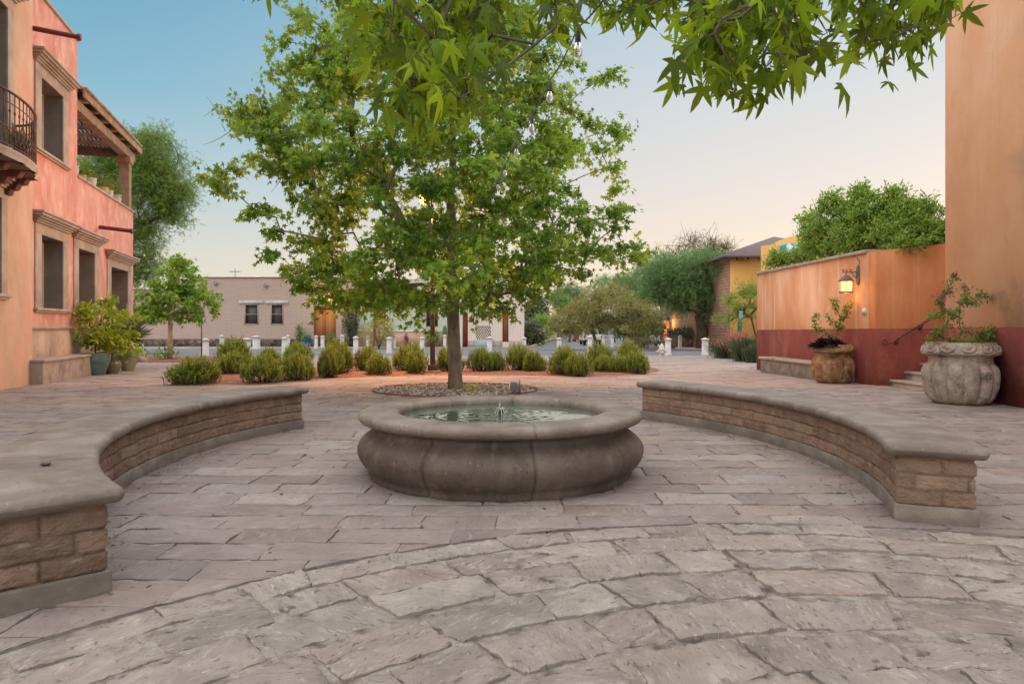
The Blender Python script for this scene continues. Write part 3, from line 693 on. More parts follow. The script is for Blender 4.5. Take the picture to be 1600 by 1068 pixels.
GRAV = smat('river_stones', [(.22, .19, .17), (.35, .3, .27)], ns=20, tcols=[(.14, .11, .10), (.30, .24, .2), (.42, .37, .33), (.55, .5, .46)], tf=.8)
tag(gm.build('river_gravel', GRAV), 'ring of loose river stones round the sycamore trunk', 'gravel', kind='stuff')
m = MB(); a = np.linspace(0, 2 * math.pi, 65); vs = []
for q in a:
    for r, z in ((GRC[2], .05), (GRC[2] + .012, .05), (GRC[2] + .012, -.05), (GRC[2], -.05)):
        vs.append((GRC[0] + r * math.cos(q), GRC[1] + r * math.sin(q), gz(GRC[1] + r * math.sin(q)) + z - .02))
m.add(vs, [(i * 4 + j, i * 4 + (j + 1) % 4, i * 4 + 4 + (j + 1) % 4, i * 4 + 4 + j) for i in range(64) for j in range(4)])
tag(m.build('metal_edging', RUST), 'thin rusty metal edging ring round the river stones under the sycamore', 'edging')
nearp = [GP(*p) for p in ((268, 602), (330, 602), (400, 601), (500, 593), (600, 588.5), (680, 586.5), (800, 586.5), (880, 588.5), (950, 588), (1000, 585.5), (1030, 580))]
farp = [GP(*p) for p in ((285, 594), (330, 583), (395, 572), (480, 573), (600, 574), (680, 575), (800, 575), (880, 575), (950, 574), (1000, 574), (1026, 577))]
m = MB(); vs = []; nr = 6
for i in range(len(nearp)):
    for k in range(nr + 1):
        u = k / nr; x = nearp[i][0] * (1 - u) + farp[i][0] * u; yy = nearp[i][1] * (1 - u) + farp[i][1] * u
        vs.append((x, yy, gz(yy) + (.012 if k in (0, nr) else .05 + .02 * fn(x, yy, 2)) - (0 if 0 < k < nr else .03)))
m.add(vs, [(i * (nr + 1) + k, (i + 1) * (nr + 1) + k, (i + 1) * (nr + 1) + k + 1, i * (nr + 1) + k + 1) for i in range(len(nearp) - 1) for k in range(nr)])
tag(m.build('planting_bed', SOIL, smooth=True), kind='structure')
# red mulch patch under the small sycamore
m = MB(); q = [GP(*p) for p in ((205, 561), (225, 566), (340, 565), (400, 560), (330, 556), (230, 557))]
m.add([(x, y_, z + .015) for x, y_, z in q], [tuple(range(6))]); tag(m.build('mulch_patch', SOIL), kind='structure')
# litter: dry leaves and twigs lying on the stones
m = MB()
def clear(x, yy):
    return math.hypot(x - FC[0], yy - FC[1]) > 1.2 and abs(math.hypot(x - RC[0], yy - RC[1]) - 5.1) > .3 and abs(math.hypot(x - LC[0], yy - LC[1]) - 4.77) > .3
P = []
while len(P) < 230:
    k = random.random()
    if k < .35: a = random.uniform(aL1, aL0 - .05) if False else random.uniform(min(aL0, aL1), max(aL0, aL1)); r = 4.5 - abs(random.gauss(0, .10)); x, yy = LC[0] + r * math.cos(a), LC[1] + r * math.sin(a)
    elif k < .6: a = random.uniform(-.4, .6); r = 4.83 - abs(random.gauss(0, .12)); x, yy = RC[0] + r * math.cos(a), RC[1] + r * math.sin(a)
    else: x, yy = random.uniform(-3, 4), random.uniform(2.4, 9)
    if clear(x, yy): P.append((x, yy, gz(yy) + .012))
P = np.array(P); D = rng.normal(size=P.shape); D[:, 2] *= .15
leaves(m, 'oval', P, D, rng.uniform(.012, .035, len(P)))
for k in range(40):
    x, yy, z = P[random.randrange(len(P))] + rng.normal(size=3) * np.array([.1, .1, 0]); a = random.uniform(0, 6); l = random.uniform(.03, .09)
    if clear(x, yy): m.tube([(x, yy, z + .002), (x + l * .5 * math.cos(a), yy + l * .5 * math.sin(a), z + .006), (x + l * math.cos(a + .3), yy + l * math.sin(a + .3), z + .001)], .0025, 4)
LIT = smat('dry_litter', [(.07, .045, .02), (.14, .09, .04), (.2, .15, .07)], ns=9)
tag(m.build('fallen_litter', LIT), 'dry leaf scraps and twigs scattered over the paving', 'leaf litter', kind='stuff')
m = MB(); m.lathe([(.001, .504), (.014, .506), (.02, .512), (.014, .519), (.001, .521)], (-2.52, 3.69, 0), 12, rf=lambda r, z, th, i: (r * (1 + .5 * math.cos(th) ** 2), z))
tag(m.build('dark_pebble', DARK, smooth=True), 'small dark pebble lying on the left bench seat', 'pebble')
#PART3
# ------------------------------------------------------------------ wall frames
class FR:
    def __init__(s, x, y, ux, uy):
        l = math.hypot(ux, uy); s.o = np.array([x, y, 0.]); s.u = np.array([ux / l, uy / l, 0]); s.n = np.array([s.u[1], -s.u[0], 0])
    def p(s, a, z, d=0): return s.o + s.u * a + s.n * d + np.array([0, 0, z])
    def box(s, m, a0, a1, z0, z1, d0, d1, t=.5):
        v = [s.p(a, z, d) for z in (z0, z1) for a, d in ((a0, d0), (a0, d1), (a1, d1), (a1, d0))]
        m.hexa([v[0], v[1], v[2], v[3], v[4], v[5], v[6], v[7]], t)
    def wall(s, m, a0, a1, z0, z1, ops, depth=.45):
        A = sorted({a0, a1, *[o[0] for o in ops], *[o[1] for o in ops]}); Z = sorted({z0, z1, *[o[2] for o in ops], *[o[3] for o in ops]})
        A = [a for a in A if a0 <= a <= a1]; Z = [z for z in Z if z0 <= z <= z1]
        for i in range(len(A) - 1):
            for k in range(len(Z) - 1):
                ca, cz = (A[i] + A[i + 1]) / 2, (Z[k] + Z[k + 1]) / 2
                if any(o[0] < ca < o[1] and o[2] < cz < o[3] for o in ops): continue
                m.add([s.p(A[i], Z[k]), s.p(A[i + 1], Z[k]), s.p(A[i + 1], Z[k + 1]), s.p(A[i], Z[k + 1])], [(0, 1, 2, 3)])
    def quad(s, m, pts): m.add([s.p(*q) for q in pts], [tuple(range(len(pts)))])
    def jambs(s, m, o, depth):
        a0, a1, z0, z1 = o
        s.quad(m, [(a0, z0, 0), (a0, z0, -depth), (a0, z1, -depth), (a0, z1, 0)]); s.quad(m, [(a1, z0, 0), (a1, z1, 0), (a1, z1, -depth), (a1, z0, -depth)])
        s.quad(m, [(a0, z1, 0), (a0, z1, -depth), (a1, z1, -depth), (a1, z1, 0)]); s.quad(m, [(a0, z0, 0), (a1, z0, 0), (a1, z0, -depth), (a0, z0, -depth)])
def window(fr, root, o, mar=.40, sill=True, depth=.5, cor=.55, door=False, glass=True, head=.28, label=None):
    a0, a1, z0, z1 = o; e = .035
    m = MB()       # flat surround, proud of the wall
    zb = z0
    fr.box(m, a0 - mar, a0, zb, z1, -.02, e); fr.box(m, a1, a1 + mar, zb, z1, -.02, e); fr.box(m, a0 - mar, a1 + mar, z1, z1 + head, -.02, e)
    w = m.build('door_surround' if door else 'window_surround', TANST, root, bevel=.006)
    m = MB(); fr.jambs(m, (a0, a1, z0, z1), depth); m.build('reveal', JAMB, w)
    m = MB(); zc = z1 + head
    for k, (d, h0, h1) in enumerate(((.07, 0, .05), (.11, .05, .10), (.17, .10, .15), (.23, .15, .22), (.27, .22, .28))):
        fr.box(m, a0 - mar - d * .8, a1 + mar + d * .8, zc + h0, zc + h1 - .001, -.02, d + .02)
    m.build('cornice', TANST, w, bevel=.012, seg=2)
    if sill:
        m = MB(); fr.box(m, a0 - mar - .05, a1 + mar + .05, z0 - .07, z0 - .001, -.02, .10); fr.box(m, a0 - mar - .02, a1 + mar + .02, z0 - .12, z0 - .071, -.02, .06); m.build('sill', TANST, w, bevel=.01)
    if glass:
        m = MB(); fr.box(m, a0, a1, z0, z1, -depth - .03, -depth + .01); m.build('pane', GLASS, w)
        m = MB(); b = .06; dd0, dd1 = -depth + .012, -depth + .07
        for q in ((a0, a0 + b, z0, z1), (a1 - b, a1, z0, z1), (a0 + b, a1 - b, z0, z0 + b), (a0 + b, a1 - b, z1 - b, z1), ((a0 + a1) / 2 - .04, (a0 + a1) / 2 + .04, z0 + b, z1 - b)): fr.box(m, *q, dd0, dd1)
        if not door: fr.box(m, a0 + b, a1 - b, (z0 + z1) / 2 - .025, (z0 + z1) / 2 + .025, dd0, dd1 - .01)
        m.build('sash', WHITE, w, bevel=.006)
    return w
def canale(root, p, n, L, mat=None):
    m = MB(); n = np.array(n); q = np.array(p) + n * L + np.array([0, 0, -.10 * L])
    m.tube([p, q], .062, 14, cap=False); m.tube([p, q - n * .01], .05, 14)
    m.tube([q - n * .03, q + n * .03], [.085, .085], 14, cap=True)
    return m.build('drain_pipe', MAR_P, root, smooth=False)
# ------------------------------------------------------------------ pink house
Y0 = 15.9; pf = FR(WL(Y0) - .03, Y0, -.29, 1)      # frame normal points to the plaza
S2 = 3.86; S1 = 10.17; ZT = 5.55; ZR = 9.46
pk = empty('pink_house', tuple(pf.p(5, -.2)), 'two storey salmon pink stucco house with carved stone window surrounds and a roof terrace', 'house')
wl1 = (1.11, 2.63, 1.73, 3.55); wl2 = (3.90, 5.41, 1.73, 3.52); dr = (7.18, 9.33, -.5, 3.27); wu = (1.11, 2.63, 5.66, 7.46)
m = MB()
pf.wall(m, 0, S1, -.5, ZT, [wl1, wl2, dr]); pf.wall(m, 0, S2, ZT, ZR, [wu])
pf.quad(m, [(S1, -.5, 0), (S1, -.5, -9), (S1, ZT, -9), (S1, ZT, 0)]); pf.quad(m, [(S2, 4.6, 0), (S2, 4.6, -9), (S2, ZR, -9), (S2, ZR, 0)])
pf.quad(m, [(0, -.5, 0), (0, ZR, 0), (0, ZR, -9), (0, -.5, -9)]); pf.quad(m, [(0, -.5, -9), (0, ZR, -9), (S2, ZR, -9), (S2, -.5, -9)])
pf.quad(m, [(S2, -.5, -9), (S2, ZT, -9), (S1, ZT, -9), (S1, -.5, -9)])
pf.quad(m, [(0, ZR - .3, 0), (S2, ZR - .3, 0), (S2, ZR - .3, -9), (0, ZR - .3, -9)]); pf.quad(m, [(S2, 4.7, 0), (S1, 4.7, 0), (S1, 4.7, -9), (S2, 4.7, -9)])
pf.quad(m, [(S2, 4.7, -.3), (S1 - .3, 4.7, -.3), (S1 - .3, ZT, -.3), (S2, ZT, -.3)])
m.build('wall', PINK, pk)
m = MB(); pf.box(m, S2, S1 + .05, ZT, ZT + .07, -.36, .05); pf.box(m, S1 - .31, S1 + .05, ZT, ZT + .069, -9, -.36); m.build('parapet_cap', TANST, pk, bevel=.01)
m = MB(); pf.box(m, -.02, S2 + .05, ZR, ZR + .08, -.36, .06); pf.box(m, S2 - .31, S2 + .05, ZR, ZR + .079, -9, -.36); m.build('roof_coping', TANST, pk, bevel=.01)
m = MB(); pf.box(m, .01, 6.77, -.5, 1.20, -.05, .014); pf.box(m, 9.75, S1 + .01, -.5, 1.20, -.05, .014); m.build('dado', BEIGE, pk)
m = MB(); pf.box(m, .01, 6.77, 1.20, 1.27, -.05, .05); pf.box(m, 9.75, S1 + .03, 1.20, 1.27, -.05, .05); m.build('belt_course', TANST, pk, bevel=.01)
window(pf, pk, wl1, head=.26); window(pf, pk, wl2, head=.26); window(pf, pk, (7.18, 9.33, -.3, 3.27), sill=False, door=True, head=.25, depth=.6, mar=.42); window(pf, pk, wu, head=.28)
canale(pk, pf.p(.36, 8.38, -.03), pf.n, 1.10); canale(pk, pf.p(5.95, 4.42, -.03), pf.n, .95)
m = MB(); c = pf.p(6.2, 2.05, 0)
ring = [pf.p(6.2 + .13 * math.cos(a), 2.05 + .13 * math.sin(a), 0.0) for a in np.linspace(0, 2 * math.pi, 24, endpoint=False)]
ring2 = [q + pf.n * .03 for q in ring]; m.add(ring + ring2, [tuple(range(24, 48))] + [(i, (i + 1) % 24, 24 + (i + 1) % 24, 24 + i) for i in range(24)])
m.build('round_plaque', WHITE, pk)
# pergola over the terrace
pg = empty('pergola', tuple(pf.p(7, ZT)), 'weathered timber pergola roof on a post over the pink house terrace', 'pergola')
for a in (S1 - .30,):
    m = MB(); pf.box(m, a - .19, a + .16, ZT + .07, 7.42, -.36, -.02); pf.box(m, a - .25, a + .22, 7.30, 7.55, -.42, .04); m.build('post', WOODG, pg, bevel=.02)
m = MB(); pf.box(m, S2 + .02, S1 + .5, 7.55, 7.85, -.34, -.04); m.build('front_beam', WOODG, pg, bevel=.015)
m = MB(); pf.box(m, S1 - .4, S1 - .08, 7.56, 7.84, -5, -.35); m.build('end_beam', DWOOD, pg, bevel=.015)
for k in range(6):
    a = S2 + .5 + k * 1.02; m = MB(); pf.box(m, a, a + .14, 7.86, 8.02, -5, .12); m.build('rafter', WOODG, pg, bevel=.01)
m = MB(); pf.box(m, S2 + .02, S1 + .55, 7.87, 8.09, .13, .19); pf.box(m, S1 + .5, S1 + .56, 7.87, 8.089, -5, .129); m.build('fascia', WOODG, pg, bevel=.01)
m = MB()
for k in range(40):
    d = .15 - k * .128; pf.box(m, S2 + .02, S1 + .5, 8.03, 8.06 + random.uniform(0, .01), d - .075, d)
m.build('roof_slats', DWOOD, pg)
m = MB()
for k in range(62):
    a = S2 + .05 + k * .108; q = [pf.p(a, 8.13, .24), pf.p(a, 8.17, -.6)]; m.tube(q, .05, 6)
m.build('roof_ridges', WOODG, pg)
# pots on the terrace parapet
TIN = smat('whitewashed_tin', [(.38, .38, .38), (.6, .6, .6), (.7, .7, .69)], ns=9); YEL = smat('yellow_pot', [(.48, .34, .12), (.6, .45, .2)], ns=8)
plab = ['white tin of red flowers nearest the upper wall on the terrace parapet', 'small yellow bowl beside the first tin on the terrace parapet', 'white painted can with red flowers in the middle of the terrace parapet',
        'yellow pot with pink flowers on the terrace parapet', 'grey can with red flowers right of the yellow pot on the parapet', 'white can with trailing green plant beside the pergola post']
for k, (a, col, h, r, fl) in enumerate(((4.05, TIN, .30, .15, L_RED), (4.75, YEL, .16, .15, None), (5.65, TIN, .26, .17, L_RED), (6.9, YEL, .22, .18, L_RED), (7.6, TIN, .26, .14, L_RED), (8.6, TIN, .28, .15, None))):
    c = pf.p(a, ZT + .07, -.16); rt = empty('potted_plant', tuple(c), plab[k], 'potted plant', 'flower pots on the terrace parapet')
    m = MB(); m.lathe([(r * .8, 0), (r * .95, h * .5), (r, h), (r * 1.05, h + .01), (r * .9, h + .01), (r * .85, h - .04)], c, 18); m.build('pot', col, rt, smooth=False)
    m = MB(); n = 160; P = c + np.array([0, 0, h + .1]) + rng.normal(size=(n, 3)) * np.array([r * .8, r * .8, .09]); leaves(m, 'oval', P, rng.normal(size=(n, 3)) + [0, 0, .4], .09); m.build('foliage', L_BOUG, rt)
    if fl: m = MB(); n = 26; P = c + np.array([0, 0, h + .2]) + rng.normal(size=(n, 3)) * np.array([r * .8, r * .8, .07]); leaves(m, 'oval', P, rng.normal(size=(n, 3)), .07); m.build('flowers', fl, rt)
# ------------------------------------------------------------------ peach house (near left)
cf = FR(-11.05 - .29 * (6 - 15.5), 6.0, -.29, 1); SC = 10.31
ch = empty('peach_house', tuple(cf.p(9, 0)), 'tall peach stucco house at the left edge with a curved iron balcony', 'house')
s_of = lambda Y: (Y - 6) * 1.0412
wA = (s_of(11.6), s_of(14.55), 4.85, 8.05); wB = (s_of(11.9), s_of(14.25), 1.95, 3.95)
m = MB(); cf.wall(m, 0, SC, -.5, 10.5, [wA, wB]); cf.quad(m, [(SC, -.5, 0), (SC, -.5, -9), (SC, 10.5, -9), (SC, 10.5, 0)]); cf.quad(m, [(0, -.5, 0), (0, 10.5, 0), (0, 10.5, -9), (0, -.5, -9)])
cf.quad(m, [(0, -.5, -9), (0, 10.5, -9), (SC, 10.5, -9), (SC, -.5, -9)]); cf.quad(m, [(0, 10.5, 0), (SC, 10.5, 0), (SC, 10.5, -9), (0, 10.5, -9)]); m.build('wall', PEACH, ch)
window(cf, ch, wA, mar=.32, head=.25, sill=False, door=True); window(cf, ch, wB, mar=.30, head=.22)
bc = s_of(12.95); BR = 2.10; BD = .90; fz = 4.58
def bp(th, rr=1.0, z=0): return cf.p(bc + BR * rr * math.sin(th), z, BD * rr * math.cos(th) * 1.0)
bal = MB(); ths = np.linspace(-math.pi / 2, math.pi / 2, 41)
vs = []
for z, rr in ((fz - .16, .96), (fz - .05, 1.0), (fz, 1.0)):
    vs += [bp(t_, rr, z) for t_ in ths]
bal.add(vs, [tuple(range(122, 81, -1))[::-1], tuple(range(0, 41))] + [(k * 41 + i, k * 41 + i + 1, (k + 1) * 41 + i + 1, (k + 1) * 41 + i) for k in range(2) for i in range(40)])
bo = bal.build('balcony', TANST, ch)
rl = MB(); rl.tube([bp(t_, .965, fz + 1.06) for t_ in ths], .028, 6); rl.tube([bp(t_, .965, fz + .40) for t_ in ths], .014, 5); rl.tube([bp(t_, .965, fz + .06) for t_ in ths], .016, 5); rl.tube([bp(t_, .965, fz + .85) for t_ in ths], .010, 5)
for k in range(34):
    t_ = -math.pi / 2 + math.pi * (k + .5) / 34; a = bp(t_, .965, fz); r0 = .011
    rl.tube([a, a + [0, 0, .42], a + [0, 0, .66], a + [0, 0, .70], a + [0, 0, .74], a + [0, 0, 1.06]], [r0, r0, r0, .024, r0, r0], 6)
    t2 = t_ + math.pi / 68; q = bp(t2, .965, fz); tg_ = bp(t2 + .01, .965, fz) - q; tg_ /= np.linalg.norm(tg_)
    for sg in (-1, 1):
        pts = []
        for i in range(15):
            u = i / 14; an = u * 4.6; rad = .075 * (1 - .6 * u); pts.append(q + tg_ * sg * (.01 + rad * math.sin(an) * .7 + .0) + np.array([0, 0, .22 + sg * .075 + rad * math.cos(an) * .9]))
        rl.tube(pts, .008, 4)
for t_ in (-.55, .55): a = bp(t_, .965, fz); rl.tube([a, a + [0, 0, 1.06]], .030, 4)
rl.build('railing', IRON, bo)
cb = MB()
for a in (-1.6, -.8, 0, .8, 1.6):
    prof = [(0, 4.04), (.16, 4.06), (.22, 4.16), (.36, 4.17), (.44, 4.28), (.60, 4.29), (.68, 4.40), (.84, 4.41), (.92, fz - .17), (0, fz - .17)]
    sc = .98 * math.sqrt(max(.1, 1 - (a / BR) ** 2)); v = [cf.p(bc + a - .11, z, d * sc) for d, z in prof] + [cf.p(bc + a + .11, z, d * sc) for d, z in prof]; n = len(prof)
    cb.add(v, [tuple(range(n)), tuple(range(2 * n - 1, n - 1, -1))] + [(i, n + i, n + (i + 1) % n, (i + 1) % n) for i in range(n)])
cf.box(cb, bc - BR + .1, bc + BR - .1, fz - .34, fz - .175, 0, .12)
cb.build('corbels', RUST, bo, bevel=.012)
yp = empty('potted_plant', tuple(cf.p(bc + 1.0, fz, .5)), 'spiky potted plant behind the balcony railing', 'potted plant')
c = cf.p(bc + 1.05, fz, .45); m = MB(); m.lathe([(.13, 0), (.18, .15), (.2, .28), (.17, .28)], c, 16); m.build('pot', RUST, yp)
m = MB(); n = 60; D = rng.normal(size=(n, 3)) * .35 + [0, 0, 1]; leaves(m, 'blade', np.tile(c + [0, 0, .25], (n, 1)), D, rng.uniform(.35, .65, n)); m.build('foliage', L_GREY, yp)
# stone bench along the pink wall
sb = empty('wall_bench', tuple(pf.p(2, 0)), 'long low stone bench against the pink house wall, dark stains on its front', 'bench')
a0b, a1b = -.22, 3.55
def bx(m, a0, a1, z0, z1, d0, d1):      # follows the ground slope
    v = [pf.p(a, z if z > .2 else gz(pf.p(a, 0)[1]) - .05, d) for z in (z0, z1) for a, d in ((a0, d0), (a0, d1), (a1, d1), (a1, d0))]; m.hexa(v)
m = MB(); bx(m, a0b + .0, a1b, 0, .43, .02, .50); m.build('base', BENCHST, sb, bevel=.01)
m = MB(); pf.box(m, a0b - .02, a1b + .03, .43, .50, .02, .54); m.build('seat', TANST, sb, bevel=.015)

# ------------------------------------------------------------------ right side: garden wall, steps, apricot house
gw = empty('garden_wall', (8.3, 17, -.1), 'orange stucco garden wall with maroon base, streaked with pale drips', 'wall')
wa = FR(8.28, 15.5, -.20, 7.0); LA = math.hypot(.2, 7.0)   # normal must face -X
wa.n = -wa.n
m = MB(); TH = .34
def wallbox(m, fr, a0, a1, z0, zt0, zt1, d0, d1):
    v = [fr.p(a, z, d) for zs in ((z0, z0), (zt0, zt1)) for (a, d, z) in ((a0, d0, zs[0]), (a0, d1, zs[0]), (a1, d1, zs[1]), (a1, d0, zs[1]))]; m.hexa(v)
wallbox(m, wa, TH, LA, -.5, 2.98, 2.98, -TH, 0)
wb = FR(8.28, 15.5, 1, 0)
m.build('wall', ORANGE, gw)
m = MB(); wallbox(m, wb, 0, 5.5, -.5, 2.98, 3.55, -TH, 0); m.build('return_wall', DEEPOR_SHADED, gw)
m = MB(); wallbox(m, wa, -.012, LA + .012, -.5, 1.22, 1.16, 0.0, .016); wallbox(m, wb, -.014, 5.5, -.5, 1.22, 1.22, .0, .014); m.build('dado', MAROON, gw)
m = MB(); wallbox(m, wa, TH + .05, LA + .04, 2.98, 3.06, 3.06, -TH - .04, .05); m.build('coping', GREYST, gw, bevel=.012)
ah = empty('apricot_house', (9, 8, 0), 'tall apricot stucco house filling the right edge, maroon base', 'house')
af = FR(8.12, 12.8, 0, -1)
m = MB(); m.box(8.12, 16, 3.0, 12.8, -.5, 11); m.build('wall', ORANGE2, ah)
m = MB(); m.box(8.104, 16.016, 2.984, 12.816, -.5, 1.25); m.build('dado', MAROON, ah)
st = empty('stone_steps', (9.2, 14.2, -.1), 'flight of pale stone steps climbing between the maroon walls', 'steps')
for k in range(8):
    x = 8.57 + k * .345; z = .07 + .185 * k; m = MB(); m.box(x - .03, x + .42, 12.83, 15.48, z - .055, z); m.build('tread', GREYST, st, bevel=.014)
    m = MB(); m.box(x, x + .345 if k < 7 else x + 1.5, 12.832, 15.478, -.4 , z - .056); m.build('riser', GREYST, st)
hr = empty('handrail', (9, 15.4, 1), 'rusty iron handrail with a scrolled end fixed to the maroon wall', 'handrail')
yh = 15.36; pt = lambda px, py: (X_(px, yh), yh, Z_(py, yh))
m = MB(); sc = [pt(1382 + 5.5 * math.cos(a) * (1 - a / 14), 533 + 5 * math.sin(a) * (1 - a / 14)) for a in np.linspace(7.5, 1.3, 16)]
m.tube(sc + [pt(1392, 535), pt(1405, 527), pt(1425, 515), pt(1445, 503.5), pt(1462, 492), pt(1490, 472)], .026, 8); m.build('rail', RUST, hr, smooth=True)
for px, py in ((1404, 529), (1442, 507)):
    m = MB(); q = pt(px, py); m.tube([q, (q[0], 15.42, q[2] - .08), (q[0], 15.49, q[2] - .08)], .012, 6); m.tube([(q[0], 15.475, q[2] - .08), (q[0], 15.49, q[2] - .08)], .05, 10); m.build('bracket', RUST, hr)
rb = empty('wall_bench', (7.85, 18.7, -.1), 'pale grey stone bench built against the maroon garden wall', 'bench')
def wx(Y): return 8.28 - .2 * (Y - 15.5) / 7
def bench_r(m, y0, y1, z0, z1, d0, d1):
    v = [(wx(y) - d, y, z if z > .2 else gz(y) - .05) for z in (z0, z1) for y, d in ((y0, d1), (y0, d0), (y1, d0), (y1, d1))]; m.hexa(v)
m = MB(); bench_r(m, 16.4, 20.9, 0, .28, .018, .52); m.build('base', PLINTH, rb, bevel=.01)
m = MB(); bench_r(m, 16.35, 20.95, .28, .355, .018, .57); m.build('seat', BENCHST, rb, bevel=.02)
# lantern
LZ = 16.25
lt = empty('wall_lantern', (8.2, LZ, 2.4), 'lit iron lantern with amber glass on the orange garden wall', 'lantern')
wxl = wx(LZ); cx = wxl - .31
m = MB(); m.box(wxl - .03, wxl - .002, LZ - .055, LZ + .055, 2.28, 2.68); m.tube([(wxl - .02, LZ, 2.72), (wxl - .04, LZ, 2.66), (wxl - .05, LZ, 2.5), (wxl - .03, LZ, 2.3), (wxl - .02, LZ, 2.25)], [.02, .035, .03, .035, .015], 6)
m.tube([(wxl - .02, LZ, 2.56), (cx - .08, LZ, 2.56)], .014, 6); m.tube([(wxl - .02, LZ, 2.40), (wxl - .12, LZ, 2.46), (wxl - .18, LZ, 2.56)], .011, 5)
for q, s_ in ((cx - .08, 1), (cx + .12, -1), (cx, 1)):
    m.tube([(q + s_ * .035 * math.sin(a) * (1 - a / 9), LZ, 2.60 - .035 * math.cos(a) * (1 - a / 9)) for a in np.linspace(0, 5.5, 12)], .009, 5)
m.tube([(cx, LZ, 2.56), (cx, LZ, 2.50)], .012, 6); m.build('bracket', BLKIRON, lt, smooth=False)
m = MB(); m.lathe([(.17, 2.335), (.175, 2.345), (.13, 2.40), (.10, 2.44), (.06, 2.475), (.02, 2.50)], (cx, LZ, 0), 20); m.lathe([(.15, 2.065), (.16, 2.075), (.16, 2.09), (.14, 2.10)], (cx, LZ, 0), 20)
for k in range(6):
    a = k * math.pi / 3 + .2; m.tube([(cx + .148 * math.cos(a), LZ + .148 * math.sin(a), 2.09), (cx + .148 * math.cos(a), LZ + .148 * math.sin(a), 2.34)], .009, 4)
m.build('lantern_frame', BLKIRON, lt)
AMB = emis('amber_glass', (1, .50, .16), 2.2)
m = MB(); m.lathe([(.135, 2.10), (.135, 2.334)], (cx, LZ, 0), 20); m.build('lantern_glass', AMB, lt, smooth=True)
lamp('lantern_light', (cx - .0, LZ, 2.0), 4, (1, .5, .18), .06)
lamp('lantern_light', (cx + .06, LZ - .2, 2.25), 2, (1, .5, .18), .05)
m = MB(); m.tube([(wxl - .01, LZ, 2.66), (wxl - .015, LZ - .05, 2.82), (wxl - .01, LZ + .15, 2.95), (wxl - .03, LZ + .25, 3.03)], .008, 5); m.build('cable', BLKIRON, lt)
m = MB(); zc = 1.615
for r, d, n_ in ((.085, .022, 24), (.062, .030, 24)):
    R1 = [(wx(16.0) - d, 16.0 + r * 1.15 * math.cos(a), zc + r * math.sin(a)) for a in np.linspace(0, 2 * math.pi, n_, endpoint=False)]; R0 = [(q[0] + d, q[1], q[2]) for q in R1]
    m.add(R0 + R1, [tuple(range(n_, 2 * n_))] + [(i, (i + 1) % n_, n_ + (i + 1) % n_, n_ + i) for i in range(n_)], .2 if n_ == 24 and r > .07 else .9)
PLQ = smat('plaque', [(.4, .38, .36), (.6, .58, .54)], ns=40); tag(m.build('oval_plaque', PLQ), 'small round pale plaque on the orange wall below the lantern', 'plaque')

# ------------------------------------------------------------------ big carved pots
POTC = smat('weathered_carved_stone', [(.20, .155, .12), (.33, .27, .225), (.45, .38, .325)], ns=5, rr=(.3, .7), layers=[((.04, .04, .038), 3.2, (1, 1, 1), .53, .66, .75), ((.52, .47, .41), 11, O3, .55, .7, .5)], specks=[((.10, .09, .08), 34, .3)], bumps=[('v', 50, .7, .015, O3), ('n', 30, .6, .015, O3)])
POTB = smat('brown_carved_stone', [(.11, .06, .035), (.25, .14, .075), (.38, .25, .14)], ns=5, layers=[((.03, .018, .012), 3, O3, .52, .68, .8), ((.5, .36, .24), 8, O3, .58, .7, .6)], bumps=[('v', 40, .6, .015, O3), ('n', 30, .6, .015, O3)])
def big_pot(root, c, R, H, mat, nl=13, ph=0):
    prof = [(.60, 0), (.68, .015), (.79, .06), (.89, .15), (.955, .27), (.975, .38), (.985, .47), (.965, .55), (.92, .61), (.85, .655), (.815, .68), (.80, .72), (.81, .76), (.86, .785), (.95, .80), (.985, .815), (1.0, .84), (.985, .88), (.965, .92), (.93, .955), (.90, .965), (.88, 1.0), (.84, 1.0), (.80, .985), (.78, .9)]
    # refine
    pr = []
    for i in range(len(prof) - 1):
        for k in range(3): u = k / 3; pr.append((prof[i][0] * (1 - u) + prof[i + 1][0] * u, prof[i][1] * (1 - u) + prof[i + 1][1] * u))
    pr.append(prof[-1])
    def rf(r, z, th, i):
        rr = r * R
        if .03 < z < .675:
            u = ((th + ph) / (2 * math.pi) * nl) % 1; k = min(1, (z - .03) / .1) * min(1, (.675 - z) / .05)
            rr += R * (.115 * (abs(math.sin(math.pi * u)) ** .5) - .105) * k
        elif .80 < z < .955:      # carved swags
            u = ((th + ph) / (2 * math.pi) * 12) % 1; d = math.hypot((u - .5) * 1.9, (z - .93) / .115); rr += R * .022 * math.sin(d * 12) * (1 if d < 1.05 else 0)
        rr += mn.noise(Vector((math.cos(th) * 5, math.sin(th) * 5, z * 6))) * .008
        return rr, z * H
    m = MB(); m.lathe(pr, c, 260, rf, closed=False); m.build('pot', mat, root, smooth=True)
    m = MB(); m.lathe([(.001, .93 * H), (R * .8, .90 * H)], c, 30, closed=False); m.build('soil', SOIL, root)
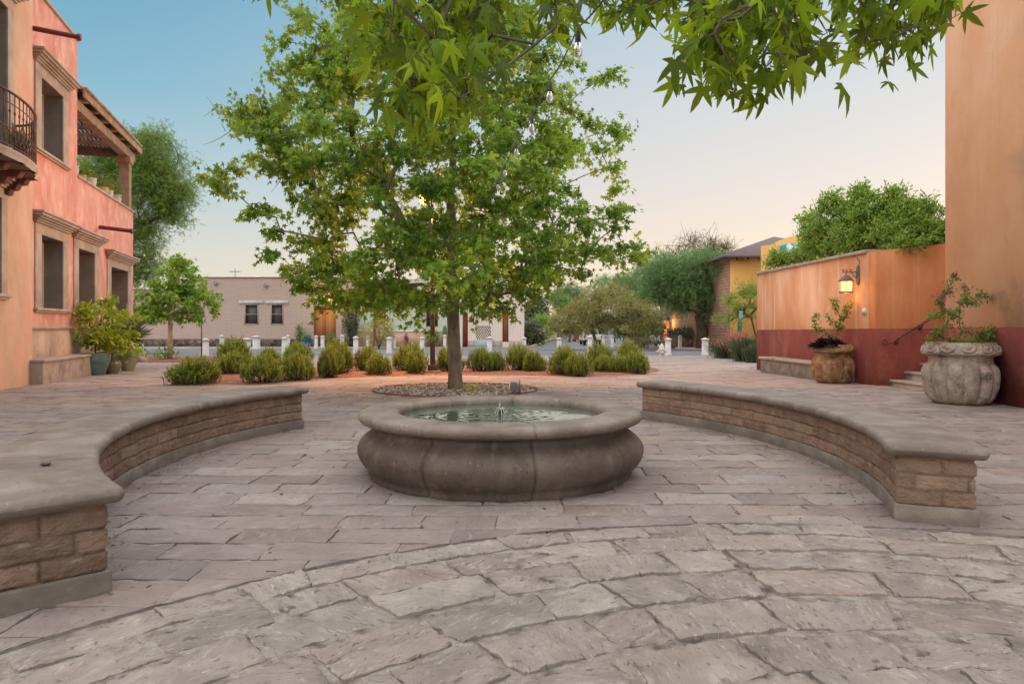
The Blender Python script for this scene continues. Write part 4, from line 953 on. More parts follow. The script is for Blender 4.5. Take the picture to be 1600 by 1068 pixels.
def bough(root, c, stems, ntar, lmat, nl=9, size=.05, fl=None, nfl=20, seed=1):
    tw = MB(); lm = MB(); T = []; allp = []
    for trunk, r, tg in stems:
        tr = [np.array(c) + np.array(q) for q in trunk]; ta = [np.array(c) + np.array(q) for q in tg]
        pos, par, rr, ends = grow(tr, ta, step=.12, tip=.003, rmax=r, rise=.12, expo=.4, downpen=.1)
        limbs(tw, pos, par, rr, 1, 5)
        allp.append((pos[par[1:]] + pos[1:]) / 2); allp.append(pos[1:])
    P = np.concatenate(allp); P = P[P[:, 2] > c[2] + .02]
    idx = rng.integers(0, len(P), ntar); P = P[idx] + rng.normal(size=(ntar, 3)) * .035
    leaves(lm, 'oval', P, rng.normal(size=(ntar, 3)) + [0, 0, .2], rng.uniform(.6, 1.3, ntar) * size)
    tw.build('stems', BARKD, root, smooth=True); lm.build('foliage', lmat, root)
    if fl:
        fm = MB(); Q = P[rng.integers(0, len(P), nfl)]; Q = np.repeat(Q, 5, 0) + rng.normal(size=(nfl * 5, 3)) * .018; leaves(fm, 'oval', Q, rng.normal(size=(nfl * 5, 3)), .055); fm.build('flowers', fl, root)
c1 = (7.68, 16.35, gz(16.35)); p1 = empty('carved_pot', c1, 'brown carved stone pot by the garden wall, holding black foliage and a thin shrub', 'plant pot')
big_pot(p1, c1, .485, .93, POTB, 11, .3)
g1 = (c1[0], c1[1], c1[2] + .86); r1 = empty('potted_shrub', g1, 'thin leggy green shrub growing from the brown carved pot under the lantern', 'shrub')
def tgs(lst): return [(x, y, z) for x, y, z in lst]
bough(r1, g1, [([(.05, 0, -.05), (.08, .0, .2), (.15, 0, .45), (.2, 0, .7)], .022, [(-.30, 0, .42), (-.42, .1, .36), (-.2, -.1, .75), (-.38, 0, .78), (.05, 0, 1.0), (.18, .1, 1.12), (.32, 0, .95), (.45, -.05, 1.02), (.3, .1, .6), (.22, -.1, .4), (.12, .1, .9), (-.05, 0, .62), (.0, .1, 1.12), (.34, 0, .8), (-.12, .0, .3), (-.45, 0, .6)])], 800, L_BOUG, size=.075, fl=L_MAG, nfl=5)
bf = MB(); n = 900; a = rng.uniform(0, 6.28, n); q = np.sqrt(rng.uniform(0, 1, n)); P = np.stack([g1[0] - .16 + .36 * q * np.cos(a), g1[1] - .1 + .3 * q * np.sin(a), g1[2] + .03 + .20 * (1 - q ** 2) * rng.uniform(.3, 1, n)], 1)
leaves(bf, 'oval', P, np.stack([np.cos(a), np.sin(a), rng.uniform(-.6, .5, n)], 1), rng.uniform(.07, .13, n)); tag(bf.build('black_foliage_plant', L_BLK), 'mound of near black leaves spilling over the brown carved pot', 'plant')
c2 = (7.58, 11.55, gz(11.55)); p2 = empty('carved_pot', c2, 'large pale lobed stone pot with lichen stains beside the steps', 'plant pot')
big_pot(p2, c2, .575, 1.03, POTC, 13, .12)
g2 = (c2[0], c2[1], c2[2] + .95); r2 = empty('bougainvillea', g2, 'small bougainvillea with magenta flowers in the large pale stone pot', 'shrub')
tg2 = [(-.2, 0, .95), (-.08, 0, 1.22), (.15, .1, 1.05), (.35, 0, .90), (.5, .05, .85), (-.35, 0, .55), (-.52, 0, .50), (-.3, .1, .75), (.25, 0, .72), (.1, 0, .9), (.55, 0, .30), (.75, 0, .38), (.88, .05, .26), (.45, -.1, .15), (.6, .1, .1), (-.4, 0, .2), (-.5, .1, .05), (-.2, -.2, .08), (.2, -.2, .06), (0, -.25, .1), (.4, .2, .1), (-.45, -.1, .32), (.02, .1, .62), (.68, -.05, .18), (-.15, .1, .4)]
bough(r2, g2, [([(-.02, 0, -.05), (0, 0, .25), (-.02, 0, .5), (.0, 0, .75)], .032, tg2[:14]), ([(.2, 0, -.05), (.28, 0, .12), (.35, 0, .25)], .03, tg2[10:15]), ([(-.1, 0, -.05), (-.12, 0, .05)], .012, tg2[13:])], 2400, L_BOUG, size=.062, fl=L_MAG, nfl=75)

# glazed pots by the pink house
TEAL = smat('teal_glaze', [(.045, .10, .10), (.08, .15, .145), (.12, .2, .19)], ns=4, rough=.25, spec=.6); OLIV = smat('olive_glaze', [(.10, .09, .055), (.17, .16, .105)], ns=4, rough=.3, spec=.6); SAGE = smat('sage_glaze', [(.17, .20, .13), (.25, .28, .19), (.3, .34, .24)], ns=3, rough=.35, spec=.6)
def glazed(px, pyb, wpx, hpx, mat, label, prof):
    x, y, z = GP(px, pyb); y += .1; W = wpx / F * y / 2; H = hpx / F * y; rt = empty('glazed_pot', (x, y, gz(y)), label, 'plant pot')
    m = MB(); m.lathe([(r * W, q * H) for r, q in prof], (x, y, gz(y)), 40, closed=False); m.build('pot', mat, rt, smooth=True)
    m = MB(); m.lathe([(.001, H * .93), (W * .9, H * .92)], (x, y, gz(y)), 20, closed=False); m.build('soil', SOIL, rt); return (x, y, gz(y) + H * .92), rt
gA, _ = glazed(146, 586, 41, 34, TEAL, 'wide teal glazed pot at the end of the stone wall bench', [(.55, 0), (.62, .05), (.82, .3), (.97, .6), (1, .8), (.93, .95), (.97, 1), (.9, 1), (.86, .93)])
gB, _ = glazed(172, 584, 26, 21, OLIV, 'small olive glazed pot between the teal pot and the sage pot', [(.6, 0), (.8, .25), (1, .6), (.95, .85), (.85, .95), (.92, 1), (.8, 1), (.78, .9)])
gC, _ = glazed(197, 579, 31, 26, SAGE, 'pale sage glazed pot nearest the corner of the pink house', [(.5, 0), (.55, .05), (.75, .35), (.9, .7), (1, .95), (1.02, 1), (.94, 1), (.9, .93)])
def lime(base, label, hgt, wid, n):
    rt = empty('lime_shrub', base, label, 'shrub', 'yellow-green shrubs in glazed pots'); b = np.array(base)
    tr = [b, b + [0, 0, hgt * .25], b + [.03, 0, hgt * .5]]; ta = [b + [random.uniform(-1, 1) * wid, random.uniform(-1, 1) * wid * .7, hgt * random.uniform(.15, 1)] for _ in range(26)]
    pos, par, r, ends = grow(tr, ta, step=.2, tip=.005, rmax=.03, downpen=.3); tw = MB(); limbs(tw, pos, par, r); tw.build('stems', BARKD, rt)
    lm = MB(); tg = np.array([pos[ends[k]] for k in range(26)]); inn = np.array([pos[par[ends[k]]] for k in range(26)])
    sprays(lm, None, 'oval', tg, inn, nt=3, tl=.3, nl=n, size=.16, droop=0, updir=.5, jit=.05); lm.build('foliage', L_LIME, rt)
lime(gA, 'airy yellow-green shrub in the teal pot', 1.35, .55, 9); lime(gB, 'tall dense yellow-green shrub in the small olive pot', 1.75, .6, 15)
rt = empty('spiky_plant', gC, 'grey-green spiky plant with dark trailing leaves in the sage pot', 'plant'); n = 220; D = rng.normal(size=(n, 3)) * .6 + [0.15, 0, .55]
m = MB(); P = np.tile(np.array(gC) + [.05, 0, .55], (n, 1)); leaves(m, 'blade', P, D, rng.uniform(.4, .85, n)); m.build('spikes', L_GREY, rt)
m = MB(); m.tube([gC, np.array(gC) + [.02, 0, .3], np.array(gC) + [.05, 0, .56]], [.09, .07, .06], 9); m.build('stem', BARKD, rt)
m = MB(); n = 260; P = np.array(gC) + rng.normal(size=(n, 3)) * [.3, .25, .10] + [0, 0, .05]; leaves(m, 'oval', P, rng.normal(size=(n, 3)), .14); m.build('trailing_leaves', L_CITR, rt)
#PART4
# ------------------------------------------------------------------ far buildings
BRK, nt = newmat('slump_block'); out = N(nt, 'ShaderNodeOutputMaterial'); b = N(nt, 'ShaderNodeBsdfPrincipled'); nt.links.new(b.outputs[0], out.inputs[0])
def brickmat(name, c1, c2, mo, ax, bw, rh):
    m, nt = newmat(name); out = N(nt, 'ShaderNodeOutputMaterial'); b = N(nt, 'ShaderNodeBsdfPrincipled'); nt.links.new(b.outputs[0], out.inputs[0])
    tc = N(nt, 'ShaderNodeTexCoord'); sp = N(nt, 'ShaderNodeSeparateXYZ'); cb_ = N(nt, 'ShaderNodeCombineXYZ'); nt.links.new(tc.outputs['Object'], sp.inputs[0])
    ad = N(nt, 'ShaderNodeMath', operation='ADD'); nt.links.new(sp.outputs[0], ad.inputs[0]); nt.links.new(sp.outputs[1], ad.inputs[1])
    nt.links.new(ad.outputs[0], cb_.inputs[0]); nt.links.new(sp.outputs[2], cb_.inputs[1])
    br = N(nt, 'ShaderNodeTexBrick'); br.inputs['Color1'].default_value = (*c1, 1); br.inputs['Color2'].default_value = (*c2, 1); br.inputs['Mortar'].default_value = (*mo, 1)
    br.inputs['Scale'].default_value = 1; br.inputs['Brick Width'].default_value = bw; br.inputs['Row Height'].default_value = rh; br.inputs['Mortar Size'].default_value = rh * .10; br.inputs['Mortar Smooth'].default_value = .4
    nt.links.new(cb_.outputs[0], br.inputs[0]); n = noise(nt, tc.outputs['Object'], .6, 6)
    c = mix(nt, n, br.outputs[0], (.9, .86, .82), 'MULTIPLY'); nt.links.new(c, b.inputs[0]); b.inputs['Roughness'].default_value = .9
    bu = N(nt, 'ShaderNodeBump'); bu.inputs['Strength'].default_value = .8; bu.inputs['Distance'].default_value = .04; bu.invert = True; nt.links.new(br.outputs['Fac'], bu.inputs['Height']); nt.links.new(bu.outputs[0], b.inputs['Normal'])
    return m
BRK = brickmat('slump_block', (.50, .40, .355), (.52, .42, .375), (.43, .345, .305), 0, .9, .155)
BRK2 = brickmat('brown_block', (.30, .19, .14), (.36, .24, .18), (.2, .13, .1), 0, .8, .22)
LAVA = smat('lava_stone', [(.045, .035, .032), (.11, .085, .075), (.2, .16, .14)], ns=2.5, rr=(.35, .65), bumps=[('v', 3, 1, .1, O3)])
MINT = stucco('mint_stucco', [(.44, .53, .43), (.50, .58, .475), (.55, .62, .52)], ns=.3); CREAM = stucco('cream_stucco', [(.62, .56, .49), (.70, .64, .57), (.75, .70, .63)], [((.72, .56, .46), .4, O3, .45, .7, .5)], ns=.4)
BLUEG = smat('blue_grey_panel', [(.26, .33, .36), (.33, .40, .43)], ns=2); RDOOR = smat('brown_door', [(.20, .07, .035), (.28, .11, .06)], ns=3, stretch=(4, 1, .4)); REDD = smat('red_door', [(.16, .03, .02), (.22, .05, .03)], ns=3)
GATE = smat('wood_gate', [(.26, .11, .04), (.38, .17, .07)], ns=3, stretch=(4, 1, .3)); ROOF = smat('purple_roof', [(.13, .095, .10), (.19, .145, .15)], ns=3, stretch=(1, 5, 1), bumps=[('n', 6, .6, .05, (1, 6, 1))]); BLU = smat('blue_paint', [(.03, .10, .30), (.05, .14, .38)], ns=4)
def facade(name, label, Y, D, X0, X1, zt, mat, zb=None):
    rt = empty(name, ((X0 + X1) / 2, Y, gz(Y)), label, 'building'); fr = FR(X0, Y, 1, 0); return rt, fr
def fwin(fr, rt, x0, x1, z0, z1, fcol=WHITE, lintel=None, cols=1, rows=2):
    a0, a1 = x0 - fr.o[0], x1 - fr.o[0]
    m = MB(); f = .09
    for q in ((a0, a0 + f, z0, z1), (a1 - f, a1, z0, z1), (a0 + f, a1 - f, z0, z0 + f), (a0 + f, a1 - f, z1 - f, z1)): fr.box(m, *q, -.12, .03)
    for k in range(1, rows): z = z0 + (z1 - z0) * k / rows; fr.box(m, a0 + f, a1 - f, z - .03, z + .03, -.12, .0)
    for k in range(1, cols): a = a0 + (a1 - a0) * k / cols; fr.box(m, a - .03, a + .03, z0 + f, z1 - f, -.12, -.002)
    w = m.build('window', fcol, rt); m = MB(); fr.box(m, a0 + .02, a1 - .02, z0 + .02, z1 - .02, -.25, -.125); m.build('pane', SCREEN, w)
    if lintel: m = MB(); fr.box(m, a0 - .45, a1 + .45, z1 + .03, z1 + .32, -.02, .08); m.build('lintel', lintel, w)
YB = 61
r_, fr = facade('brick_building', 'long low tan block building with lava stone base and two screened windows', YB, 9, X_(306, YB), X_(558, YB), 5.6, BRK)
XL, XM, XR = X_(150, YB), X_(306, YB), X_(558, YB); fx = lambda px: X_(px, YB); zz = lambda py: Z_(py, YB)
fr = FR(XL, YB, 1, 0); A = lambda px: fx(px) - XL
ops = [(A(382), A(404), zz(507), zz(475)), (A(423), A(443), zz(507), zz(475)), (A(490), A(525), -.6, zz(478)), (A(220), A(240), zz(508), zz(490))]
m = MB(); fr.wall(m, 0, A(306), -.7, 4.55, ops); fr.wall(m, A(306), A(558), -.7, 5.62, ops)
for o in ops: fr.jambs(m, o, .3)
fr.quad(m, [(A(306), 4.5, 0), (A(306), 4.5, -9), (A(306), 5.62, -9), (A(306), 5.62, 0)]); fr.quad(m, [(A(558), -.7, 0), (A(558), -.7, -9), (A(558), 5.62, -9), (A(558), 5.62, 0)]); fr.quad(m, [(0, -.7, 0), (0, 4.55, 0), (0, 4.55, -9), (0, -.7, -9)])
fr.quad(m, [(0, 4.55, 0), (A(306), 4.55, 0), (A(306), 4.55, -9), (0, 4.55, -9)]); fr.quad(m, [(A(306), 5.6, 0), (A(558), 5.6, 0), (A(558), 5.6, -9), (A(306), 5.6, -9)]); fr.quad(m, [(0, -.7, -9), (0, 4.55, -9), (A(558), 4.55, -9), (A(558), -.7, -9)])
m.build('wall', BRK, r_)
m = MB(); fr.box(m, -.05, A(306) - .002, 4.55, 4.66, -.4, .06); fr.box(m, A(306), A(558) + .05, 5.62, 5.74, -.4, .06); m.build('coping', BRK2, r_)
m = MB(); fr.box(m, 0, A(489), -.7, .20, -.05, .16); fr.box(m, A(526), A(558), -.7, .20, -.05, .16); m.build('stone_base', LAVA, r_)
fwin(fr, r_, fx(382), fx(404), zz(507), zz(475), TANST, BOLL); fwin(fr, r_, fx(423), fx(443), zz(507), zz(475), TANST, BOLL); fwin(fr, r_, fx(220), fx(240), zz(508), zz(490), BLUEG, None, 2)
m = MB(); fr.box(m, A(214), A(219.5), zz(508), zz(490), .0, .07); m.build('shutter', BLU, r_)
m = MB(); fr.box(m, A(490), A(507.3), -.5, zz(483), -.28, -.2); fr.box(m, A(507.7), A(525), -.5, zz(483), -.28, -.2); m.build('gate', GATE, r_); m = MB(); fr.box(m, A(490), A(525), zz(483), zz(478), -.25, -.15); m.build('gate_header', REDD, r_)
for px, py in ((338, 443), (416, 446)):
    m = MB(); c = fr.p(A(px), zz(py), 0); m.tube([c + [0, -.02, 0], c + [0, -.22, 0]], .16, 14, cap=False); m.tube([c + [0, .0, 0], c + [0, -.19, 0]], .12, 12); m.build('scupper', BLUEG, r_)
sk = MB(); x = fx(383); sk.add([(x - 1, YB + 2, 5.65), (x + 1, YB + 2, 5.65), (x + 1, YB + 4, 5.65), (x - 1, YB + 4, 5.65), (x, YB + 3, 6.05)], [(0, 1, 4), (1, 2, 4), (2, 3, 4), (3, 0, 4)]); tag(sk.build('skylight', WHITE), 'white pyramid skylight on the tan block building roof', 'skylight')
an = MB(); x = fx(346); an.tube([(x, YB + 3, 5.55), (x, YB + 3, 6.75)], .03, 5); an.tube([(x - .5, YB + 3, 6.45), (x + .5, YB + 3, 6.45)], .02, 4)
for k in range(6): q = x - .45 + k * .18; an.tube([(q, YB + 2.6, 6.46), (q, YB + 3.4, 6.46)], .015, 4)
tag(an.build('antenna', BLKIRON), 'small television antenna on the tan block building roof', 'antenna')
wlr = empty('wall_lamp', (fx(512), YB - .3, 3), 'glowing wall lamp over the wooden gate of the tan block building', 'lamp')
m = MB(); c = np.array([fx(513), YB - .25, zz(470)]); m.lathe([(.05, -.2), (.16, -.15), (.18, .15), (.05, .25)], c, 10); m.build('lamp_glass', emis('warm_glow', (1, .5, .15), 6), wlr); lamp('wall_lamp_light', tuple(c + [0, -.3, 0]), 60, (1, .55, .2), .1)
m = MB(); m.box(c[0] - .04, c[0] + .04, YB - .25, YB - .01, c[2] + .2, c[2] + .3); m.build('bracket', IRON, wlr)
# mint building
YG = 60.2; fr = FR(X_(558.5, YG), YG, 1, 0); gx = lambda px: X_(px, YG) - fr.o[0]; gzz = lambda py: Z_(py, YG)
mg = empty('mint_building', (X_(640, YG), YG, gz(YG)), 'pale mint green building with tan base and small dark windows', 'building')
ops = [(gx(584), gx(602), gzz(508), gzz(479)), (gx(666), gx(684), gzz(510), gzz(479))]
m = MB(); fr.wall(m, 0, gx(716), -.6, 5.5, ops); [fr.jambs(m, o, .3) for o in ops]; fr.quad(m, [(0, 5.5, 0), (gx(716), 5.5, 0), (gx(716), 5.5, -9), (0, 5.5, -9)]); fr.quad(m, [(0, -.6, 0), (0, 5.5, 0), (0, 5.5, -9), (0, -.6, -9)]); m.build('wall', MINT, mg)
m = MB(); fr.box(m, 0, gx(716), -.6, gzz(518.5), -.02, .05); m.build('dado', BEIGE, mg); m = MB(); fr.box(m, 0, gx(716), gzz(518.4), gzz(516.6), -.02, .09); m.build('dado_band', CREAM, mg)
for o in ops: fwin(fr, mg, o[0] + fr.o[0], o[1] + fr.o[0], o[2], o[3], REDD)
# cream building
YW = 58.4; fr = FR(X_(716.5, YW), YW, 1, 0); gx = lambda px: X_(px, YW) - fr.o[0]; gzz = lambda py: Z_(py, YW)
cw = empty('cream_building', (X_(770, YW), YW, gz(YW)), 'cream building with a breeze block screen and tall brown doors', 'building')
ops = [(gx(722), gx(731), -.7, gzz(488)), (gx(785), gx(794.5), gzz(534), gzz(486)), (gx(744), gx(767), gzz(530.5), gzz(509))]
m = MB(); fr.wall(m, 0, gx(819), -.7, 5.9, ops); [fr.jambs(m, o, .35) for o in ops]; fr.quad(m, [(gx(819), -.7, 0), (gx(819), -.7, -12), (gx(819), 5.9, -12), (gx(819), 5.9, 0)]); fr.quad(m, [(0, -.7, 0), (0, 5.9, 0), (0, 5.9, -9), (0, -.7, -9)])
fr.quad(m, [(0, 5.9, 0), (gx(819), 5.9, 0), (gx(819), 5.9, -12), (0, 5.9, -12)]); m.build('wall', CREAM, cw)
m = MB(); fr.box(m, gx(731.5), gx(743), -.7, gzz(532), -.02, .06); fr.box(m, gx(771), gx(784.5), -.7, gzz(532), -.02, .06); fr.box(m, gx(795), gx(819), -.7, gzz(532), -.02, .06); m.build('dado', CONC, cw)
m = MB(); fr.box(m, gx(722), gx(731), -.6, gzz(488), -.3, -.2); m.build('door', REDD, cw); m = MB(); fr.box(m, gx(785), gx(794.5), gzz(534), gzz(486), -.3, -.2); m.build('door', RDOOR, cw)
m = MB(); fr.box(m, gx(741), gx(771), -.7, gzz(531), -.02, .12); m.build('blue_panel', BLUEG, cw)
m = MB()
for r in range(8):      # breeze blocks: offset rows of hollow blocks
    z0, z1 = gzz(530.5), gzz(509); h = (z1 - z0) / 8; fr.box(m, gx(744), gx(767), z0 + r * h, z0 + r * h + .035, -.2, -.02)
    for c in range(9):
        a = gx(744) + (c + (r % 2) * .5) * .158; fr.box(m, a, min(a + .075, gx(767)), z0 + r * h + .035, z0 + (r + 1) * h, -.2, -.021)
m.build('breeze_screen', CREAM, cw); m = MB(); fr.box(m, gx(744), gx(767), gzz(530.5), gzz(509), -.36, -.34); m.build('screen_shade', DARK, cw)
# ochre house with hip roof
oh = empty('ochre_house', (20, 55, gz(50)), 'two storey ochre house with purple-brown hip roof behind the garden wall', 'house')
m = MB(); m.box(15.42, 27, 48, 71, -1, 6.12); m.build('wall', OCHRE, oh)
m = MB(); m.box(15.38, 15.419, 48.3, 71, -1, 6.0); m.build('block_side_wall', BRK2, oh)
m = MB(); e0, e1, y0_, y1_, ze, zr = 14.7, 26, 47.4, 71.6, 6.12, 8.3
m.add([(e0, y0_, ze), (e1, y0_, ze), (e1, y1_, ze), (e0, y1_, ze), (20.4, 53.2, zr), (20.4, 66, zr), (e0, y0_, ze + .14), (e1, y0_, ze + .14), (e1, y1_, ze + .14), (e0, y1_, ze + .14)],
      [(3, 2, 1, 0), (0, 1, 7, 6), (1, 2, 8, 7), (2, 3, 9, 8), (3, 0, 6, 9), (6, 7, 4), (7, 8, 5, 4), (8, 9, 5), (9, 6, 4, 5)]); m.build('roof', ROOF, oh)
m = MB()
for k in range(10): x = e0 + .3 + k * .75; m.box(x, x + .12, y0_ + .02, 47.99, ze - .14, ze - .002)
m.build('rafter_tails', DWOOD, oh)
og = empty('ochre_gable', (19.5, 45, 0), 'ochre curved parapet wall bearing a blue and white mountain mural', 'building')
yy = 45.0; oz = lambda px, py: (X_(px, yy), Z_(py, yy)); pr = [oz(1193, 560), oz(1193, 383.5), oz(1205, 382.5), oz(1215, 378), oz(1224, 373.5), oz(1232, 370.5), oz(1241, 369), oz(1251, 370.5), oz(1262, 375), oz(1272, 381), oz(1290, 384), oz(1330, 385), oz(1330, 560)]
n = len(pr); m = MB(); m.add([(x, yy, z) for x, z in pr] + [(x, yy + .5, z) for x, z in pr], [tuple(range(n)), tuple(range(2 * n - 1, n - 1, -1))] + [(i, n + i, n + (i + 1) % n, (i + 1) % n) for i in range(n)]); m.build('wall', OCHRE, og)
def plate(name, pts, y, mat, root, th=.02):
    n = len(pts); m = MB(); q = [oz(*p) for p in pts]; m.add([(x, y, z) for x, z in q] + [(x, y + th, z) for x, z in q], [tuple(range(n)), tuple(range(2 * n - 1, n - 1, -1))] + [(i, n + i, n + (i + 1) % n, (i + 1) % n) for i in range(n)]); return m.build(name, mat, root)
MB1 = smat('mural_blue', [(.01, .30, .52), (.02, .36, .6)], ns=3); MB2 = smat('mural_pale', [(.42, .60, .68), (.62, .74, .79)], ns=3)
plate('mural_blue', [(1217.5, 384), (1222, 382.5), (1235, 380), (1246, 381), (1256, 387), (1257, 392), (1250, 396), (1235, 397), (1222, 391), (1218, 389)], yy - .03, MB1, og)
plate('mural_peak', [(1226, 392), (1229, 383), (1233, 379.5), (1238, 385), (1243, 379), (1247, 382), (1250, 388), (1247, 394), (1240, 402), (1232, 402)], yy - .05, MB2, og, .015)
# small lit entry, planter wall
pe = MB(); pe.box(14.75, 15.36, 66.5, 67.2, -1, 1.9); tag(pe.build('orange_pillar', ORANGE), 'orange pillar lit warmly beside the mesquite tree', 'pillar')
lamp('porch_light', (14.9, 65.3, 1.6), 90, (1, .45, .12), .15)
pw = MB(); pw.box(X_(1036, 58), X_(1135, 58), 57.8, 58.3, -1, .02 + Z_(530, 58) + .1); tag(pw.build('planter_wall', LAVA), 'low brown stone planter wall under the mesquite tree', 'wall')

# ------------------------------------------------------------------ bollards
def bproto(w):
    r = empty('bollard', (0, 0, 0)); h = 1.0
    m = MB(); k = w / 2
    def oc(z, q): return [(q * x, q * y, z) for x, y in ((-1, -.8), (-.8, -1), (.8, -1), (1, -.8), (1, .8), (.8, 1), (-.8, 1), (-1, .8))]
    lv = [(-.1, k * 1.12), (.05, k * 1.12), (.065, k), (h - .13, k * .94)]
    vs = [p for z, q in lv for p in oc(z, q)]; m.add(vs, [tuple(range(7, -1, -1))] + [(i * 8 + j, i * 8 + (j + 1) % 8, i * 8 + 8 + (j + 1) % 8, i * 8 + 8 + j) for i in range(3) for j in range(8)] + [tuple(range(24, 32))]); m.build('shaft', BOLL, r)
    m = MB(); lv = [(h - .13, k * 1.0), (h - .12, k * 1.26), (h - .07, k * 1.26), (h + .01, k * .25)]
    vs = [p for z, q in lv for p in oc(z, q)]; m.add(vs, [tuple(range(7, -1, -1))] + [(i * 8 + j, i * 8 + (j + 1) % 8, i * 8 + 8 + (j + 1) % 8, i * 8 + 8 + j) for i in range(3) for j in range(8)] + [tuple(range(24, 32))]); m.build('cap', BOLL, r); return r
BL = [(321.5, 528, 556, .27, 'white bollard beside the thin dark pole near the small sycamore'), (346.7, 523, 546.5, .27, 'slim white bollard across the street before the lava stone base'),
 (384, 527.5, 551, .50, 'squat wide bollard partly behind the big rosemary at the left'), (400.7, 524, 545, .48, 'wide white pillar across the street under the two screened windows'),
 (444.6, 526, 552, .27, 'white bollard on the near kerb left of the blue pot'), (449.8, 523, 546.5, .25, 'white bollard right behind the one left of the blue pot'),
 (494, 523.5, 544, .25, 'white bollard at the left door leaf of the wooden gate'), (504, 524, 543.5, .27, 'white bollard in the middle of the wooden gate'),
 (534.6, 523, 546, .27, 'white bollard just left of the hanging house sign'), (556, 525, 551.5, .27, 'white bollard on the near kerb below the hanging house sign'),
 (575, 523.5, 543, .25, 'white bollard left of the rusty stake'), (608, 526, 551.5, .28, 'white bollard under the feathery green shrub'),
 (616, 523, 544, .25, 'far white bollard right of the feathery green shrub'), (656, 522.5, 542, .27, 'far white bollard left of the round clipped bush'),
 (659.5, 526, 549, .28, 'near white bollard left of the street lamp post'), (695, 522.5, 543.5, .27, 'white bollard by the cactus, left of the big sycamore trunk'),
 (732, 522.5, 542, .27, 'white bollard in front of the dark red door'), (765, 525.5, 550, .31, 'near white bollard in front of the breeze block screen'),
 (786, 522.5, 540, .24, 'white bollard in front of the tall brown door'), (800.6, 524, 539.5, .40, 'wide pale blue-grey bollard right of the tall brown door'),
 (813.5, 523.5, 541, .24, 'slim white bollard at the corner of the cream building'), (819, 526.5, 547, .30, 'near bollard at the corner of the cream building, below the grey sign'),
 (873.7, 527, 550, .30, 'near white bollard standing alone in front of the street opening'), (921.5, 524, 549.5, .28, 'near white bollard in front of the pickup'), (943, 523.5, 541, .25, 'far white bollard right of the pickup'),
 (957, 523.5, 542.3, .27, 'white bollard between the pickup and the cactus garden'), (985, 523, 541, .30, 'white bollard behind the right end of the hedge'), (1019, 523.5, 543.8, .28, 'white bollard left of the fire hydrant'),
 (1043.8, 527.4, 554.2, .30, 'near white bollard right of the fire hydrant'), (1062.7, 523.5, 544.5, .28, 'far white bollard in front of the planter wall'), (1101.5, 527.4, 554.4, .30, 'near white bollard left of the pink flowers'), (1110, 524, 545, .46, 'wide white pillar behind the pink flowers')]
protos = {}
for px, pt_, pb, w_, lb in BL:
    x, yy, z = GP(px, pb); h = (pb - pt_) / F * yy; first = w_ not in protos
    if first: protos[w_] = bproto(w_); o = protos[w_]
    else: o = copy_tree(protos[w_])
    o.location = (x, yy, z); o.scale = (1, 1, h / 1.01); o.rotation_euler.z = random.uniform(-.12, .12); tag(o, lb, 'bollard', 'white bollards along the street')

# ------------------------------------------------------------------ hedge of rosemary
def rose_proto(sd):
    st = np.random.default_rng(sd); r = empty('rosemary_bush', (0, 0, 0)); lm = MB(); tw = MB(); n = 560
    a = st.uniform(0, 6.283, n); q = np.sqrt(st.uniform(0, 1, n)) ** .8; hgt = np.sqrt(np.maximum(0, 1 - q ** 2 * .92))
    env = np.array([.90 + .5 * mn.noise(Vector((math.cos(t) * 1.7 + sd, math.sin(t) * 1.7, sd))) + .1 * mn.noise(Vector((math.cos(t) * 5 + sd, math.sin(t) * 5, sd))) for t in a])
    top = np.stack([np.cos(a) * q * env, np.sin(a) * q * env, (.12 + .88 * hgt * st.uniform(.62, 1.16, n)) * (.8 + .2 * env)], 1)
    D = np.stack([np.cos(a) * q * .6, np.sin(a) * q * .5, np.ones(n)], 1) + st.normal(size=(n, 3)) * .18; D /= np.linalg.norm(D, axis=1)[:, None]
    Lg = st.uniform(.22, .42, n); bot = top - D * Lg[:, None]; bot[:, 2] = np.maximum(bot[:, 2], .02)
    edges_mesh(tw, bot, top, np.full(n, .006), np.full(n, .002), 3)
    edges_mesh(tw, np.zeros((60, 3)), bot[:60] * [1, 1, .9], np.full(60, .02), np.full(60, .008), 4)
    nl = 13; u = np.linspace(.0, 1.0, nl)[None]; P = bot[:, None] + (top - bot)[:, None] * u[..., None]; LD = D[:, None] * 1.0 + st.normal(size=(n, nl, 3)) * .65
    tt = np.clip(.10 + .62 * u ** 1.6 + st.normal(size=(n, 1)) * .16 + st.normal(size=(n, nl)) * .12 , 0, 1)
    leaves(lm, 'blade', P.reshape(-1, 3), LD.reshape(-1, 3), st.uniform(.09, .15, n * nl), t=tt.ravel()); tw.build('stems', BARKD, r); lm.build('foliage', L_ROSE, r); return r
RP = [rose_proto(s) for s in (3, 8, 15)]; used = [False] * 3
